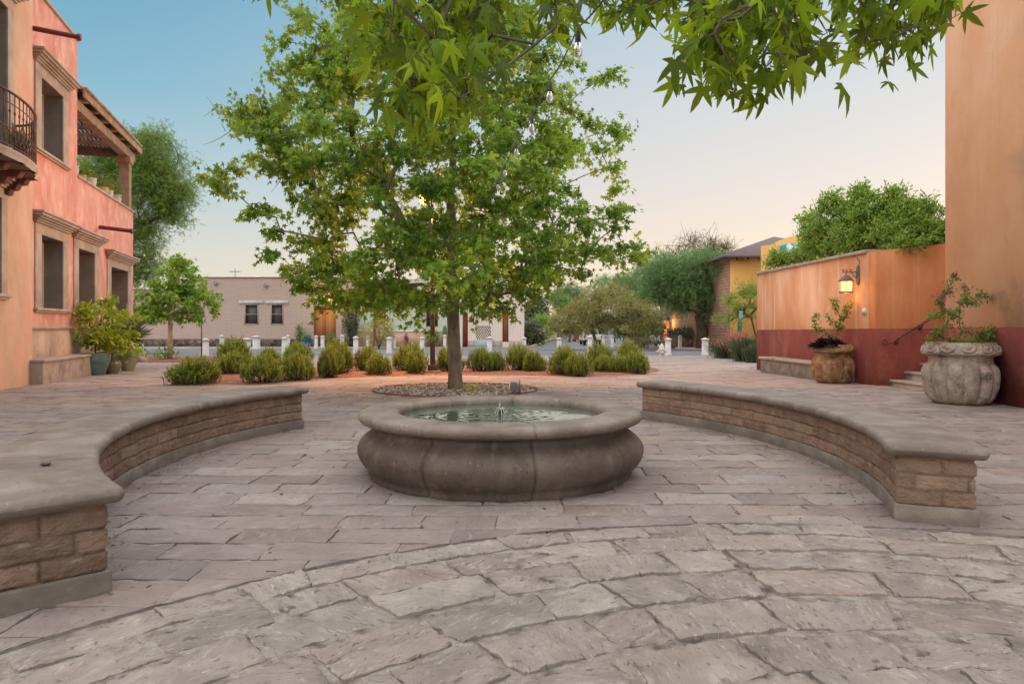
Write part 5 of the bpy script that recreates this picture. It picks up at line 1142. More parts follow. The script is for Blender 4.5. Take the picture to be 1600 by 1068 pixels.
HB = [(306, 560, 602, 76, 'low spreading rosemary bush at the left tip of the planting bed'), (367, 531, 576, 54, 'tall round rosemary at the back left of the planting bed'), (366, 553, 588, 56, 'rosemary in front of the tallest left bush'),
 (410, 557, 600, 62, 'broad rosemary at the front edge, third clump from the left'), (421, 546, 574, 34, 'small rosemary behind the broad front bush at the left'), (464, 537, 570, 40, 'rounded rosemary at the back, below the blue pot'),
 (464, 555, 596, 54, 'rosemary with olive tips at the front edge left of the paired clump'), (530, 534, 588, 42, 'tall rounded rosemary below the wooden gate'), (515, 543, 592, 38, 'smaller upright rosemary in front of the one below the gate'),
 (575, 543, 583, 40, 'olive rosemary beside the rusty stake'), (591, 555, 588, 42, 'low yellowish rosemary right of the stake'), (639, 539, 583, 52, 'big round rosemary left of the street lamp'), (648, 551, 587, 30, 'small rosemary in front of the round one left of the street lamp'),
 (702, 544, 584, 44, 'rosemary partly hidden by the big sycamore trunk'), (752, 546, 584, 38, 'rosemary right of the big trunk'), (775, 551, 583, 30, 'small rosemary attached to the right of the one beside the trunk'), (813, 540, 582, 42, 'round rosemary behind the ground spotlight'),
 (834, 551, 584, 38, 'small rosemary right of the round one behind the spotlight'), (881, 543, 588, 44, 'wide rosemary left half of the clump before the street opening'), (904, 553, 590, 38, 'low rosemary right half of the clump before the street opening'),
 (938, 538, 582, 40, 'round rosemary below the pickup'), (943, 557, 585, 34, 'small rosemary in front of the one below the pickup'), (982, 536, 580, 42, 'round rosemary at the back right end of the hedge'), (968, 558, 585, 34, 'low rosemary filling between the two right clumps'), (996, 551, 586, 36, 'rosemary at the right tip of the planting bed')]
for k, (px, pt_, pb, wpx, lb) in enumerate(HB):
    x, yy, z = GP(px, pb - 2); H = (pb - pt_ + 1) / F * yy; W = wpx / F * yy / 2; i = (k * 2 + k // 3) % 3
    if not used[i]: o = RP[i]; used[i] = True
    else: o = copy_tree(RP[i])
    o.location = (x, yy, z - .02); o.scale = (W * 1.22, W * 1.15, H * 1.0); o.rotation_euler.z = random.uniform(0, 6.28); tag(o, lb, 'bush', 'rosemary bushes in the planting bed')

# ------------------------------------------------------------------ main sycamore
def syc():
    bx_, by_ = -1.19, 14.4; b = np.array([bx_, by_, gz(by_)])
    root = empty('sycamore_tree', tuple(b), 'large leafy sycamore with a pale trunk rising from the river stones behind the fountain', 'tree')
    rows = [(-150, 610, 760), (-90, 560, 810), (-30, 500, 850), (20, 470, 870), (70, 455, 890), (115, 445, 915), (150, 400, 925), (185, 380, 935), (215, 370, 950), (250, 375, 945), (290, 390, 940), (330, 410, 955), (370, 420, 960), (400, 420, 965), (425, 425, 940), (445, 440, 860), (462, 480, 815), (478, 500, 790)]
    ys = np.array([r[0] for r in rows]); l = np.array([r[1] for r in rows]); rt = np.array([r[2] for r in rows]); T = []
    while len(T) < 640:
        py = random.uniform(-150, 477); a, c = np.interp(py, ys, l), np.interp(py, ys, rt)
        if random.random() > (c - a) / 560: continue
        hw = (c - a) / 2; mid = (a + c) / 2; q = random.random() ** .42; th = random.uniform(0, 6.283)
        nz_ = .93 + .30 * mn.noise(Vector((math.cos(th) * 1.6, math.sin(th) * 1.6, py * .012)))
        px = mid + hw * q * nz_ * math.cos(th); Y = by_ + hw / F * by_ * .88 * q * nz_ * math.sin(th)
        if py > 455 and abs(px - 712) < 50 and Y < by_ + .4: continue
        if mn.noise(Vector((px * .017, py * .021, Y * .55))) < -.07: continue      # gaps between the sprays
        T.append((X_(px, Y), Y, max(Z_(py, Y), 1.80)))
    for px, py in ((336, 285), (350, 272), (365, 262), (362, 180), (385, 176), (410, 178), (345, 288), (395, 200), (972, 214), (955, 205), (950, 118), (932, 128), (965, 290), (950, 262), (968, 382), (1004, 396), (985, 398), (940, 400), (455, 105), (442, 112), (450, 65), (475, 40), (405, 335), (420, 330), (438, 360), (430, 400), (445, 420), (470, 30), (880, 90), (868, 60), (500, 480), (530, 478), (560, 470), (610, 478), (640, 480), (745, 470), (770, 480), (800, 460), (830, 470), (855, 440), (905, 440), (520, 455), (545, 490), (575, 488), (600, 460), (625, 492), (655, 470), (665, 492), (735, 490), (760, 455), (785, 490), (805, 470), (790, 440), (840, 445), (850, 425), (490, 440), (505, 465), (745, 500), (680, 478), (820, 440), (765, 490)):
        Y = by_ + random.uniform(-1.2, 1.2); T.append((X_(px, Y), Y, Z_(py - (14 if py > 430 else 0), Y)))
    tr = [b + [0, 0, -.15], b + [-.01, 0, .4], b + [-.03, 0, 1.0], b + [-.06, .02, 1.7], b + [-.1, .05, 2.3], b + [-.06, .08, 3.1], b + [-.12, .1, 4.0], b + [-.05, .1, 5.0], b + [-.1, .1, 6.2], b + [-.05, .1, 7.6], b + [0, .1, 8.8]]
    pos, par, r, ends = grow(tr, T, step=.45, rise=.10, tip=.0065, expo=.47, downpen=.9, rmax=.13)
    tm = MB(); limbs(tm, pos, par, r, len(tr), 6); tm.tube(tr, [.175, .142, .132, .13, .125, .11, .09, .07, .05, .035, .02], 16)
    # bare twigs out to the left
    for p in (((352, 178), (338, 172), (330, 160), (323, 152)), ((340, 170), (330, 174), (318, 182)), ((360, 205), (345, 215), (330, 222), (318, 226)), ((400, 175), (385, 165), (370, 152)), ((352, 205), (348, 196), (345, 186)), ((440, 270), (436, 285), (424, 300)), ((400, 182), (398, 170))):
        q = [(X_(x, 14.2), 14.2, Z_(y_, 14.2)) for x, y_ in p]; tm.tube(q, np.linspace(.008, .003, len(q)), 4)
    lm = MB(); n = len(T); tg = np.array([pos[ends[k]] for k in range(n)]); inn = np.array([pos[par[ends[k]]] for k in range(n)])
    def tb(P):
        g = np.array([mn.noise(Vector(p * .8)) for p in P]) * .35; low = np.clip((2.9 - P[:, 2]) / 1.6, 0, 1) * .28  # lower leaves shift to yellow, lamp glow put into leaf colour
        return np.clip(np.clip(.36 + g + rng.normal(size=len(P)) * .24, 0, .76) + low * (rng.random(len(P)) < .5), 0, 1)
    sprays(lm, tm, 'star', tg, inn, nt=5, tl=.50, nl=15, size=.108, droop=.75, flat=.4, jit=.055, tbias=tb)
    # leaves along the inner limbs
    i = rng.integers(len(tr), len(pos), 7000); i = i[r[i] < .03]; P = pos[i] + rng.normal(size=(len(i), 3)) * .12; D = rng.normal(size=(len(i), 3)); D[:, 2] -= .8
    leaves(lm, 'star', P, D, rng.uniform(.075, .125, len(i)), t=tb(P))
    tm.build('trunk', BARK, root, smooth=True); lm.build('crown', L_SYC, root)
syc()

# ------------------------------------------------------------------ overhanging sycamore (trunk behind the viewer)
def near_tree():
    root = empty('sycamore_tree', (3.4, -3.6, 0), 'near sycamore boughs with large lobed leaves hanging into the top of the view', 'tree')
    zones = [((575, -70, 800, 50), 2.9, 34), ((590, 40, 775, 120), 2.75, 24), ((610, 110, 750, 165), 2.7, 16), ((640, 150, 735, 190), 2.65, 9), ((672, 185, 712, 205), 2.6, 3), ((800, -60, 1030, 12), 3.0, 20), ((835, 15, 900, 60), 3.0, 7), ((940, 0, 1060, 38), 2.9, 10),
             ((1085, -60, 1275, 50), 2.7, 40), ((1085, 45, 1260, 110), 2.6, 24), ((1120, 100, 1245, 150), 2.6, 10), ((1275, -50, 1350, -8), 2.9, 8), ((1345, -50, 1478, 40), 2.9, 24), ((1345, 30, 1465, 85), 2.85, 14), ((415, -60, 500, -8), 2.5, 7), ((430, -10, 455, 30), 2.6, 1)]
    T = []
    for (a, b, c, d), Y, n in zones:
        for _ in range(int(n * .78 + .5)): px, py, y = random.uniform(a, c), random.uniform(b, d), Y + random.uniform(-.35, .45); T.append((X_(px, y), y, Z_(py, y) + .04))
    tr = [(3.4, -3.6, -.1), (3.35, -3.5, 1.2), (3.2, -3.2, 2.4), (2.9, -2.5, 3.4), (2.3, -1.3, 4.1), (1.6, 0, 4.3), (1.1, 1.2, 4.1), (.7, 2.1, 3.6)]
    pos, par, r, ends = grow(tr, T, step=.25, rise=.1, tip=.003, expo=.45, downpen=-.15, rmax=.006, wob=.05)
    tm = MB(); limbs(tm, pos, par, r, len(tr), 6); tm.tube(tr, [.26, .22, .2, .16, .11, .06, .035, .02], 14)
    n = len(T); tg = np.array([pos[ends[k]] for k in range(n)])
    nl = 7; P = np.repeat(tg, nl, 0) + rng.normal(size=(n * nl, 3)) * [.06, .09, .05]; P[:, 2] += .03
    D = rng.normal(size=P.shape) * .5; D[:, 2] -= 1.05
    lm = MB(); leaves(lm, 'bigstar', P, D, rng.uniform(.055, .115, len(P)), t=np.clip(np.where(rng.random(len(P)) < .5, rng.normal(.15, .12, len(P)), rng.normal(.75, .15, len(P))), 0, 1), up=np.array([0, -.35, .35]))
    for k in range(len(P)):
        if k % 2 == 0: q = P[k]; c = tg[k // nl]; tm.tube([c, (c + q) / 2 + [0, 0, .02], q], .0016, 4)
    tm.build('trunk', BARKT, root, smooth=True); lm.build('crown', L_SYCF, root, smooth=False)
near_tree()

# ------------------------------------------------------------------ other trees and plants
def B(px, py, Y, wpx, hpx, depth=1.0): return ((X_(px, Y), Y, Z_(py, Y)), (wpx / F * Y / 2, wpx / F * Y / 2 * depth, hpx / F * Y / 2))
def tp(*pts, Y): return [np.array((X_(px, Y), Y, Z_(py, Y))) for px, py in pts]
x, yy, z = GP(265, 561); sp = dict(nt=4, tl=.45, nl=7, size=.17, droop=.6, flat=.5, jit=.08)
simple_tree('sycamore_tree', 'small young sycamore with a slim pale trunk in front of the tan block building', (x, yy, z), [(x, yy, z - .1)] + tp((266, 530), (266, 500), (268, 485), (272, 470), (276, 450), (280, 425), Y=yy), .105,
    [(B(243, 478, yy, 72, 46) + (.3,)), (B(305, 468, yy, 84, 60) + (.35,)), (B(276, 440, yy, 74, 56) + (.3,)), (B(280, 416, yy, 36, 30) + (.1,)), (B(262, 492, yy, 90, 18) + (.08,))], 125, 'star', L_SYC, BARKP, **sp)
YM = 40; x = X_(185, YM)
simple_tree('mesquite_tree', 'tall feathery mesquite rising behind the pink house', (x, YM, gz(YM)), [(x, YM, gz(YM) - .2), (x, YM, 1.5), (x - .3, YM, 3.5), (x, YM, 5.5), (x + .3, YM, 8)], .3,
    [(B(215, 290, YM, 130, 160) + (.38,)), (B(235, 240, YM, 90, 80) + (.16,)), (B(160, 275, YM, 110, 110) + (.2,)), (B(265, 300, YM, 76, 60) + (.12,)), (B(215, 400, YM, 60, 110) + (.16,)), (B(262, 330, YM, 40, 50) + (.06,))], 330, 'frond', L_MESL, BARKD, nt=6, tl=1.2, nl=13, size=.27, droop=.35, flat=.6, jit=.16, svar=.35)
YP = 51; x = X_(931, YP); x2 = X_(952, YP)
PB = [(B(905, 495, YP, 84, 64) + (.3,)), (B(955, 478, YP, 110, 66) + (.4,)), (B(1003, 500, YP, 66, 60) + (.24,)), (B(872, 505, YP, 36, 44) + (.08,))]
simple_tree('palo_verde_tree', 'airy olive-green palo verde in front of the street opening by the pickup', (x, YP, gz(YP)), [(x, YP, gz(YP) - .2)] + tp((931, 535), (927, 520), (918, 508), (905, 498), Y=YP), .13, PB, 260, 'frond', L_PALO, BARKD, nt=5, tl=.8, nl=10, size=.26, droop=.3, flat=.7, jit=.14, extra=None)
YQ = 53.5; x = X_(1098, YQ)
simple_tree('mesquite_tree', 'dense dark green mesquite with a thick leaning trunk in front of the brown block wall', (x, YQ, gz(YQ)), [(x - .1, YQ, gz(YQ) - .2)] + tp((1097, 515), (1094, 495), (1098, 478), (1092, 455), (1086, 430), (1084, 405), Y=YQ), .42,
    [(B(1080, 428, YQ, 130, 84) + (.4,)), (B(1040, 455, YQ, 90, 62) + (.2,)), (B(1120, 440, YQ, 64, 84) + (.2,)), (B(1092, 465, YQ, 110, 50) + (.15,)), (B(1030, 425, YQ, 60, 40) + (.1,))], 380, 'frond', L_MESQ, BARKD, nt=5, tl=1.3, nl=12, size=.30, droop=.55, flat=.6, jit=.18)
YR = 72; x = X_(1095, YR)
simple_tree('bare_tree', 'tall half bare tree behind the dark mesquite', (x, YR, gz(YR)), [(x, YR, gz(YR)), (x, YR, 4), (x, YR, 7)], .3, [(B(1090, 395, YR, 90, 60) + (.55,)), (B(1125, 392, YR, 56, 34) + (.3,)), (B(1045, 405, YR, 56, 26) + (.15,))], 170, 'frond', L_PALO, BARKD, nt=5, tl=1.6, nl=3, size=.22, droop=.1, flat=1, jit=.1, twr=.022)
FT = [(838, 486, 86, 34, 46, L_GREY, 'grey-green oleander with white flowers beyond the cream building', 'oleander_bush'), (846, 512, 80, 34, 32, L_BRIT, 'bright green bush below the white-flowered oleander', 'green_bush'), (890, 470, 100, 70, 60, L_MESQ, 'far green tree left of the palo verde crown', 'far_tree'),
      (960, 455, 95, 80, 56, L_MESQ, 'far green tree behind the palo verde crown', 'far_tree'), (1010, 445, 88, 70, 76, L_MESQ, 'far green tree between the palo verde and the dark mesquite', 'far_tree'), (920, 506, 120, 130, 34, L_DARK, 'dark far tree closing the street behind the pickup', 'far_tree'), (1000, 515, 62, 90, 34, L_DARK, 'dark shrubbery under the palo verde right of the pickup', 'shrubbery'), (832, 520, 72, 26, 24, L_GREY, 'low grey shrub at the corner of the cream building', 'low_shrub')]
for px, py, Y, wd, ht, lmt, lb, nm in FT:
    x = X_(px, Y); s_ = Y / 85
    simple_tree(nm, lb, (x, Y, gz(Y)), [(x, Y, gz(Y) - .2), (x, Y, gz(Y) + 1.2 * s_), (x, Y, gz(Y) + 2 * s_)], .15, [(B(px, py, Y, wd, ht) + (1,))], 90, 'frond' if lmt is not L_GREY else 'oval', lmt, BARKD, cat='tree' if 'tree' in nm else 'bush', nt=5, tl=.9 * s_, nl=11, size=.42 * s_, droop=.3, flat=.8, jit=.2,
        extra=(lambda root, tg: (lambda m: (leaves(m, 'oval', np.repeat(tg, 6, 0) + rng.normal(size=(len(tg) * 6, 3)) * .5, rng.normal(size=(len(tg) * 6, 3)), .28), m.build('flowers', L_WHT, root)))(MB())) if nm == 'oleander_bush' else None)
YF = 33; x = X_(1165, YF)
simple_tree('feathery_shrub', 'bright green feathery shrub in front of the ochre house', (x, YF, gz(YF)), [(x + .6, YF, gz(YF)), (x + .5, YF, .8), (x + .3, YF, 1.6)], .06, [(B(1165, 470, YF, 60, 44) + (.6,)), (B(1150, 495, YF, 56, 24) + (.25,)), (B(1172, 452, YF, 30, 20) + (.15,))], 60, 'frond', L_BRIT, BARKD, cat='shrub', nt=4, tl=.55, nl=9, size=.2, droop=.2, flat=.3, jit=.06)
# shrubs above the garden wall
YC = 18.3; x = X_(1390, YC)
simple_tree('laurel_shrub', 'dense bright green laurel spilling over the corner of the orange garden wall', (x, YC, 0), [(x, YC, -.1), (x, YC, 1.2), (x, YC, 2.2), (x, YC, 3.0)], .09,
    [(B(1370, 345, 17.6, 120, 66) + (.45,)), (B(1420, 350, 16.6, 100, 62) + (.4,)), (B(1315, 345, 18.6, 100, 68) + (.3,)), (B(1275, 365, 20, 60, 50) + (.12,)), (B(1440, 368, 16.1, 66, 44) + (.18,)), (B(1420, 386, 15.7, 44, 22) + (.06,)), (B(1340, 375, 17.6, 110, 40) + (.25,)), (B(1400, 372, 16.4, 90, 34) + (.2,)), (B(1450, 378, 16.0, 50, 30) + (.12,)), (B(1285, 388, 19.6, 60, 26) + (.12,)), (B(1298, 318, 18.6, 26, 30) + (.05,)), (B(1345, 304, 17.6, 34, 26) + (.06,)), (B(1398, 306, 17, 30, 24) + (.05,)), (B(1440, 326, 16.4, 30, 24) + (.04,)), (B(1262, 345, 19.4, 26, 26) + (.03,))], 225, 'oval', L_CITR, BARKD, cat='shrub', nt=5, tl=.30, nl=12, size=.105, droop=-.3, flat=.8, jit=.05, ge=.4, tip=.006, updir=.3)
YC2 = 21.3; x = X_(1235, YC2)
simple_tree('laurel_shrub', 'low green shrub showing over the far end of the orange garden wall', (x + .3, YC2, 0), [(x + .3, YC2, -.1), (x + .3, YC2, 1.6), (x + .3, YC2, 2.6)], .06, [(B(1245, 400, YC2, 90, 20) + (.6,)), (B(1212, 409, YC2, 40, 12) + (.2,)), (B(1272, 386, YC2, 40, 30) + (.3,))], 80, 'oval', L_CITR, BARKD, cat='shrub', nt=4, tl=.28, nl=10, size=.1, droop=-.2, flat=.7, jit=.05)
# red yucca and grass clumps by the garden wall
def clump(px, pb, wpx, hpx, label, mat=L_DARK, nm='grass_clump', n=1100):
    x, y, z = GP(px, pb); W = wpx / F * y / 2; H = hpx / F * y; m = MB(); a = rng.uniform(0, 6.28, n); q = rng.uniform(0, 1, n)
    D = np.stack([np.cos(a) * q * W * 1.3, np.sin(a) * q * W * 1.3, np.ones(n) * H], 1) + rng.normal(size=(n, 3)) * .08; P = np.array([x, y, z]) + rng.normal(size=(n, 3)) * [W * .35, W * .35, 0]
    leaves(m, 'thin', P, D, np.linalg.norm(D, axis=1) * rng.uniform(.6, 1.05, n)); tag(m.build(nm, mat), label, 'plant')
clump(1138, 559, 46, 26, 'dark grassy clump left of the pink flowers stalks'); clump(1166, 564, 42, 36, 'tall dark grassy clump against the left end of the garden wall')
clump(1152, 560, 30, 28, 'narrow grassy clump between the two larger ones'); clump(1176, 566, 22, 24, 'small grassy clump touching the garden wall corner')
x, y, z = GP(1146, 560); rt = empty('red_yucca', (x, y, z), 'cloud of coral pink flower stalks above the grassy clumps', 'plant'); fm = MB(); sm_ = MB()
for k in range(90):
    a = random.uniform(0, 6.28); q = random.uniform(.2, 1); tip_ = np.array([x + math.cos(a) * q * 1.15 + .05, y + math.sin(a) * q * .8, z + random.uniform(.45, 1.5)]); b0 = np.array([x, y, z]); mid = (tip_ + b0) / 2 + [0, 0, .3]
    sm_.tube([b0, mid, tip_], .006, 4); u = rng.uniform(.45, 1, 22)[:, None]; P = (1 - u) ** 2 * b0 + 2 * u * (1 - u) * mid + u ** 2 * tip_ + rng.normal(size=(22, 3)) * .05; leaves(fm, 'oval', P, rng.normal(size=(22, 3)), .075)
sm_.build('stalks', RUST, rt); fm.build('flowers', L_PINK, rt)
def sgn(name, label, px, pt_, pb, w, mat, extra, cat='sign'):
    x, y, z = GP(px, pb); rt = empty(name, (x, y, z), label, cat); m = MB(); H = (pb - pt_) / F * y; m.tube([(x, y, z), (x, y, z + H)], w, 8); m.build('post', mat, rt); extra(rt, x, y, z, H); return rt
TEALS = smat('teal_sign', [(.08, .45, .42), (.35, .68, .70)], ns=9); GRNS = smat('green_banner', [(.01, .16, .11), (.03, .26, .17)], ns=9); GSG = smat('grey_sign', [(.35, .38, .42), (.45, .48, .52)], ns=9)
def ban(rt, x, y, z, H):
    k = 30 / 1067.
    for nm, a, b, c, d, mt in (('sign_plate', 1154.5, 1160, 485.5, 502.5, TEALS), ('banner', 1152, 1159, 502.8, 518, GRNS)):
        m = MB(); m.box(X_(a, y), X_(b, y), y - .05, y - .02, Z_(d, y), Z_(c, y)); m.build(nm, mt, rt, bevel=.005)
sgn('banner_post', 'dark post with a pale teal plate and green banner beside the garden wall', 1156.5, 482, 560, .03, IRON, ban)
x, y, z = GP(1149, 557); m = MB(); m.box(x - .1, x + .1, y - .1, y + .1, z, z + .62); m.box(x - .12, x + .12, y - .12, y + .12, z + .621, z + .66); tag(m.build('utility_box', BLUEG, bevel=.01), 'small pale blue utility post among the grassy clumps', 'utility box')
# hydrant
x, y, z = GP(1034, 563); hy = empty('fire_hydrant', (x, y, z), 'silver-white fire hydrant standing on the paving right of the hedge', 'hydrant'); HS = .78
m = MB(); m.lathe([(.14, 0), (.14, .03), (.10, .04), (.10, .06), (.11, .40), (.13, .42), (.13, .46), (.155, .47), (.155, .50), (.12, .52), (.125, .57), (.10, .65), (.06, .70), (.035, .71), (.035, .76), (.015, .77)], (x, y, z), 20); m.build('barrel', BOLL, hy)
for s_ in (-1, 1): m = MB(); m.tube([(x + s_ * .08, y, z + .40), (x + s_ * .19, y, z + .40)], .05, 12); m.tube([(x + s_ * .18, y, z + .40), (x + s_ * .23, y, z + .40)], .035, 6); m.build('outlet', BOLL, hy)
m = MB(); m.tube([(x, y - .08, z + .36), (x, y - .20, z + .36)], .065, 12); m.build('outlet', BOLL, hy)
# boulders
def boulder(px, pb, wpx, hpx, label, mat):
    x, y, z = GP(px, pb); W = wpx / F * y / 2; H = hpx / F * y; vs = []; n = 18
    for i in range(9):
        for j in range(n):
            ph = math.pi / 2 * i / 8; th = 2 * math.pi * j / n; d = 1 + .35 * mn.noise(Vector((math.cos(th) * 1.3 + px, math.sin(th) * 1.3, ph * 1.4))) + .1 * mn.noise(Vector((math.cos(th) * 4 + px, math.sin(th) * 4, ph * 4)))
            vs.append((x + W * math.cos(th) * math.cos(ph) ** .7 * d, y + W * .7 * math.sin(th) * math.cos(ph) ** .7 * d, z - .03 + H * math.sin(ph) * d))
    m = MB(); m.add(vs, [(i * n + j, i * n + (j + 1) % n, (i + 1) * n + (j + 1) % n, (i + 1) * n + j) for i in range(8) for j in range(n)]); tag(m.build('boulder', mat), label, 'boulder')
BLD = smat('sandstone', [(.24, .15, .11), (.36, .25, .2), (.45, .34, .28)], ns=3, bumps=[('n', 8, .8, .05, O3)]); BLR = smat('red_rock', [(.16, .06, .05), (.25, .11, .09)], ns=4, bumps=[('n', 8, .8, .05, O3)])
boulder(219, 566, 22, 13, 'tan boulder beside the sage pot at the corner of the pink house', BLD); boulder(280, 561, 14, 5, 'low flat stone at the foot of the young sycamore', BLD); boulder(558, 572, 14, 21, 'round reddish boulder behind the rosemary by the stake', BLR)
rs = MB(); x, y, z = GP(584, 560); rs.tube([(x, y, z), (x - .03, y, z + .5), (x + .05, y, z + 1.0), (x + .03, y, z + 1.5), (x + .09, y, z + 1.9)], [.06, .045, .055, .06, .03], 7); tag(rs.build('rusty_stake', RUST), 'crooked rusty wooden stake standing in the hedge', 'stake')
x, y, z = GP(315, 558); m = MB(); m.tube([(x, y, z), (x, y, z + 66 / F * y)], .028, 8); tag(m.build('dark_pole', IRON), 'thin dark pole right of the young sycamore', 'pole')
x, y, z = GP(258, 561); n = 70; m = MB(); leaves(m, 'oval', np.array([x, y - .1, z + .2]) + rng.normal(size=(n, 3)) * [.28, .2, .16], rng.normal(size=(n, 3)) + [0, 0, .6], .28); tag(m.build('leafy_sprout', L_BRIT), 'low bright green leafy plant at the foot of the young sycamore', 'plant')
# blue pot, vine, bushes, cactus near the far buildings
def fbush(nm, label, px, Y, py, wpx, hpx, mat, n=1500, s=.12, kind='oval', cat='bush'):
    rt = empty(nm, (X_(px, Y), Y, gz(Y)), label, cat); c = np.array([X_(px, Y), Y, Z_(py, Y)]); R = np.array([wpx / F * Y / 2, wpx / F * Y / 2, hpx / F * Y / 2]); q = rng.normal(size=(n, 3)); q = unit(q) * (rng.uniform(0, 1, (n, 1)) ** .35)
    q *= np.array([[.85 + .35 * mn.noise(Vector(v * 2))] for v in q]); m = MB(); leaves(m, kind, c + q * R, q + rng.normal(size=(n, 3)) * .5, rng.uniform(.7, 1.3, n) * s); m.build('foliage', mat, rt)
    m = MB()
    for k in range(7): e = c + unit(rng.normal(size=3)) * R * .6; m.tube([(c[0], Y, gz(Y)), (c + e) / 2 - [0, 0, R[2] * .3], e], [.04, .03, .01], 5)
    m.build('stems', BARKD, rt); return rt
x, y, z = (X_(479.5, 59), 59, gz(59) + .06); bpot = MB(); bpot.lathe([(.28, 0), (.36, .3), (.42, .62), (.46, .64), (.46, .70), (.38, .70), (.37, .6)], (x, y, z), 20); tag(bpot.build('blue_pot', BLU), 'cobalt blue pot by the wooden gate', 'plant pot')
fbush('pot_plant', 'green plant growing in the cobalt blue pot', 479.5, 59, 527, 18, 11, L_MESQ, 500, .14); fbush('climbing_vine', 'narrow green vine climbing the block wall left of the blue pot', 468, 60.4, 522, 14, 44, L_MESQ, 700, .14)
fbush('flowering_plant', 'mauve flowering plant before the wooden gate', 517, 59.5, 530, 20, 22, L_MESQ, 600, .13); fbush('dark_vine', 'dark green vine mass at the joint of the block and mint buildings', 548, 59.7, 506, 28, 66, L_DARK, 2200, .16)
fbush('feathery_bush', 'pale olive feathery bush in front of the mint building', 592, 55, 517, 66, 44, L_PALO, 2600, .2, 'frond'); fbush('round_bush', 'round clipped green bush in front of the mint building', 676.5, 58.5, 526, 25, 25, L_MESQ, 2200, .10)
fbush('bougainvillea_spray', 'small dark magenta bougainvillea against the mint building base', 635, 59.5, 529, 7, 20, L_MAG, 200, .14, cat='plant')
m = MB(); x = X_(695, 59.5); m.lathe([(.14, gz(59)), (.17, .2), (.17, 1.1), (.10, 1.35), (.02, 1.42)], (x, 59.5, 0), 10, rf=lambda r, z, th, i: (r * (1 + .12 * math.cos(th * 10)), z)); CACT = smat('cactus_skin', [(.07, .13, .07), (.12, .19, .1)], ns=5)
tag(m.build('column_cactus', CACT), 'short column cactus beside the round clipped bush', 'cactus')
ppr = empty('prickly_pear', (X_(1020, 59), 59, gz(59)), 'tall prickly pear cactus right of the palo verde', 'cactus')
for k in range(46):
    m = MB()
    a = random.uniform(0, 6.28); h = random.uniform(0, 2.6); c = np.array([X_(1020, 59) + math.cos(a) * .8 + random.gauss(0, .5), 59 + math.sin(a) * .6, gz(59) + .2 + h]); t_ = random.uniform(-.6, .6); ax = np.array([math.cos(t_), math.sin(t_), 0]); up_ = np.array([random.uniform(-.4, .4), 0, 1])
    ring = [c + ax * .17 * math.cos(q) + up_ * .24 * math.sin(q) for q in np.linspace(0, 2 * math.pi, 12, endpoint=False)]; nn = np.cross(ax, up_) * .03; m.add([p + nn for p in ring] + [p - nn for p in ring], [tuple(range(12)), tuple(range(23, 11, -1))] + [(i, 12 + i, 12 + (i + 1) % 12, (i + 1) % 12) for i in range(12)]); m.build('pad', CACT, ppr)
fbush('orange_flowers', 'orange flowered shrub under the palo verde', 985, 58, 513, 34, 18, L_PALO, 700, .14); fbush('agave_bed', 'dark spiky plants behind the low planter wall', 1075, 59, 521, 76, 18, L_DARK, 1500, .35, 'blade', 'plant')
fbush('grey_desert_shrub', 'grey desert shrub between the far bollards and the hydrant', 1000, 56, 533, 60, 18, L_GREY, 1200, .14)
# signs
SW = smat('sign_white', [(.68, .68, .68), (.78, .78, .78)], ns=4)
def house_sign(rt, x, y, z, H):
    m = MB(); m.box(X_(549.5, y), X_(568, y), y - .04, y + .04, Z_(507, y), Z_(505, y)); m.build('arm', SW, rt); m = MB(); m.box(X_(551, y), X_(563, y), y - .02, y + .02, Z_(514, y), Z_(508.5, y)); m.build('panel', SW, rt)
    m = MB(); m.box(X_(551, y), X_(563, y), y - .02, y + .02, Z_(516, y), Z_(514.1, y)); m.build('blue_band', BLU, rt)
sgn('hanging_sign', 'white post with a hanging white and blue yard sign near the wooden gate', 565, 501, 540.5, .06, SW, house_sign)
def plt(c, r, mt, nm='sign_plate'):
    def f(rt, x, y, z, H): m = MB(); m.box(x - r[0], x + r[0], y - .06, y - .035, z + H - 2 * r[1], z + H); m.build(nm, mt, rt, bevel=.004)
    return f
sgn('street_sign', 'pale pole with a small green street name plate behind the big sycamore trunk', 722.5, 466, 543, .045, SW, lambda rt, x, y, z, H: (lambda m: (m.box(x - .05, x + .62, y - .06, y - .03, z + H - .28, z + H - .05), m.build('name_plate', GRNS, rt)))(MB()))
sgn('road_sign', 'grey backed rectangular road sign at the corner of the cream building', 817, 492, 543, .035, GSG, plt(0, (.14, .24), GSG)); 
sgn('street_post', 'short pale lantern post on the street left of the pickup', 884, 517, 531, .08, BOLL, plt(0, (.3, .15), BOLL, 'post_head'), 'post')
m = MB(); x, y, z = (X_(903, 110), 110, gz(110)); m.box(x - .12, x + .12, y - .05, y + .05, z, z + 1.0); m.lathe([(.2, 0), (.2, .05), (.1, .06)], (x, y, z), 8); YELS = smat('yellow_marker', [(.65, .35, .02), (.75, .45, .04)], ns=5); tag(m.build('road_marker', YELS), 'small yellow-orange road marker left of the pickup', 'road marker')
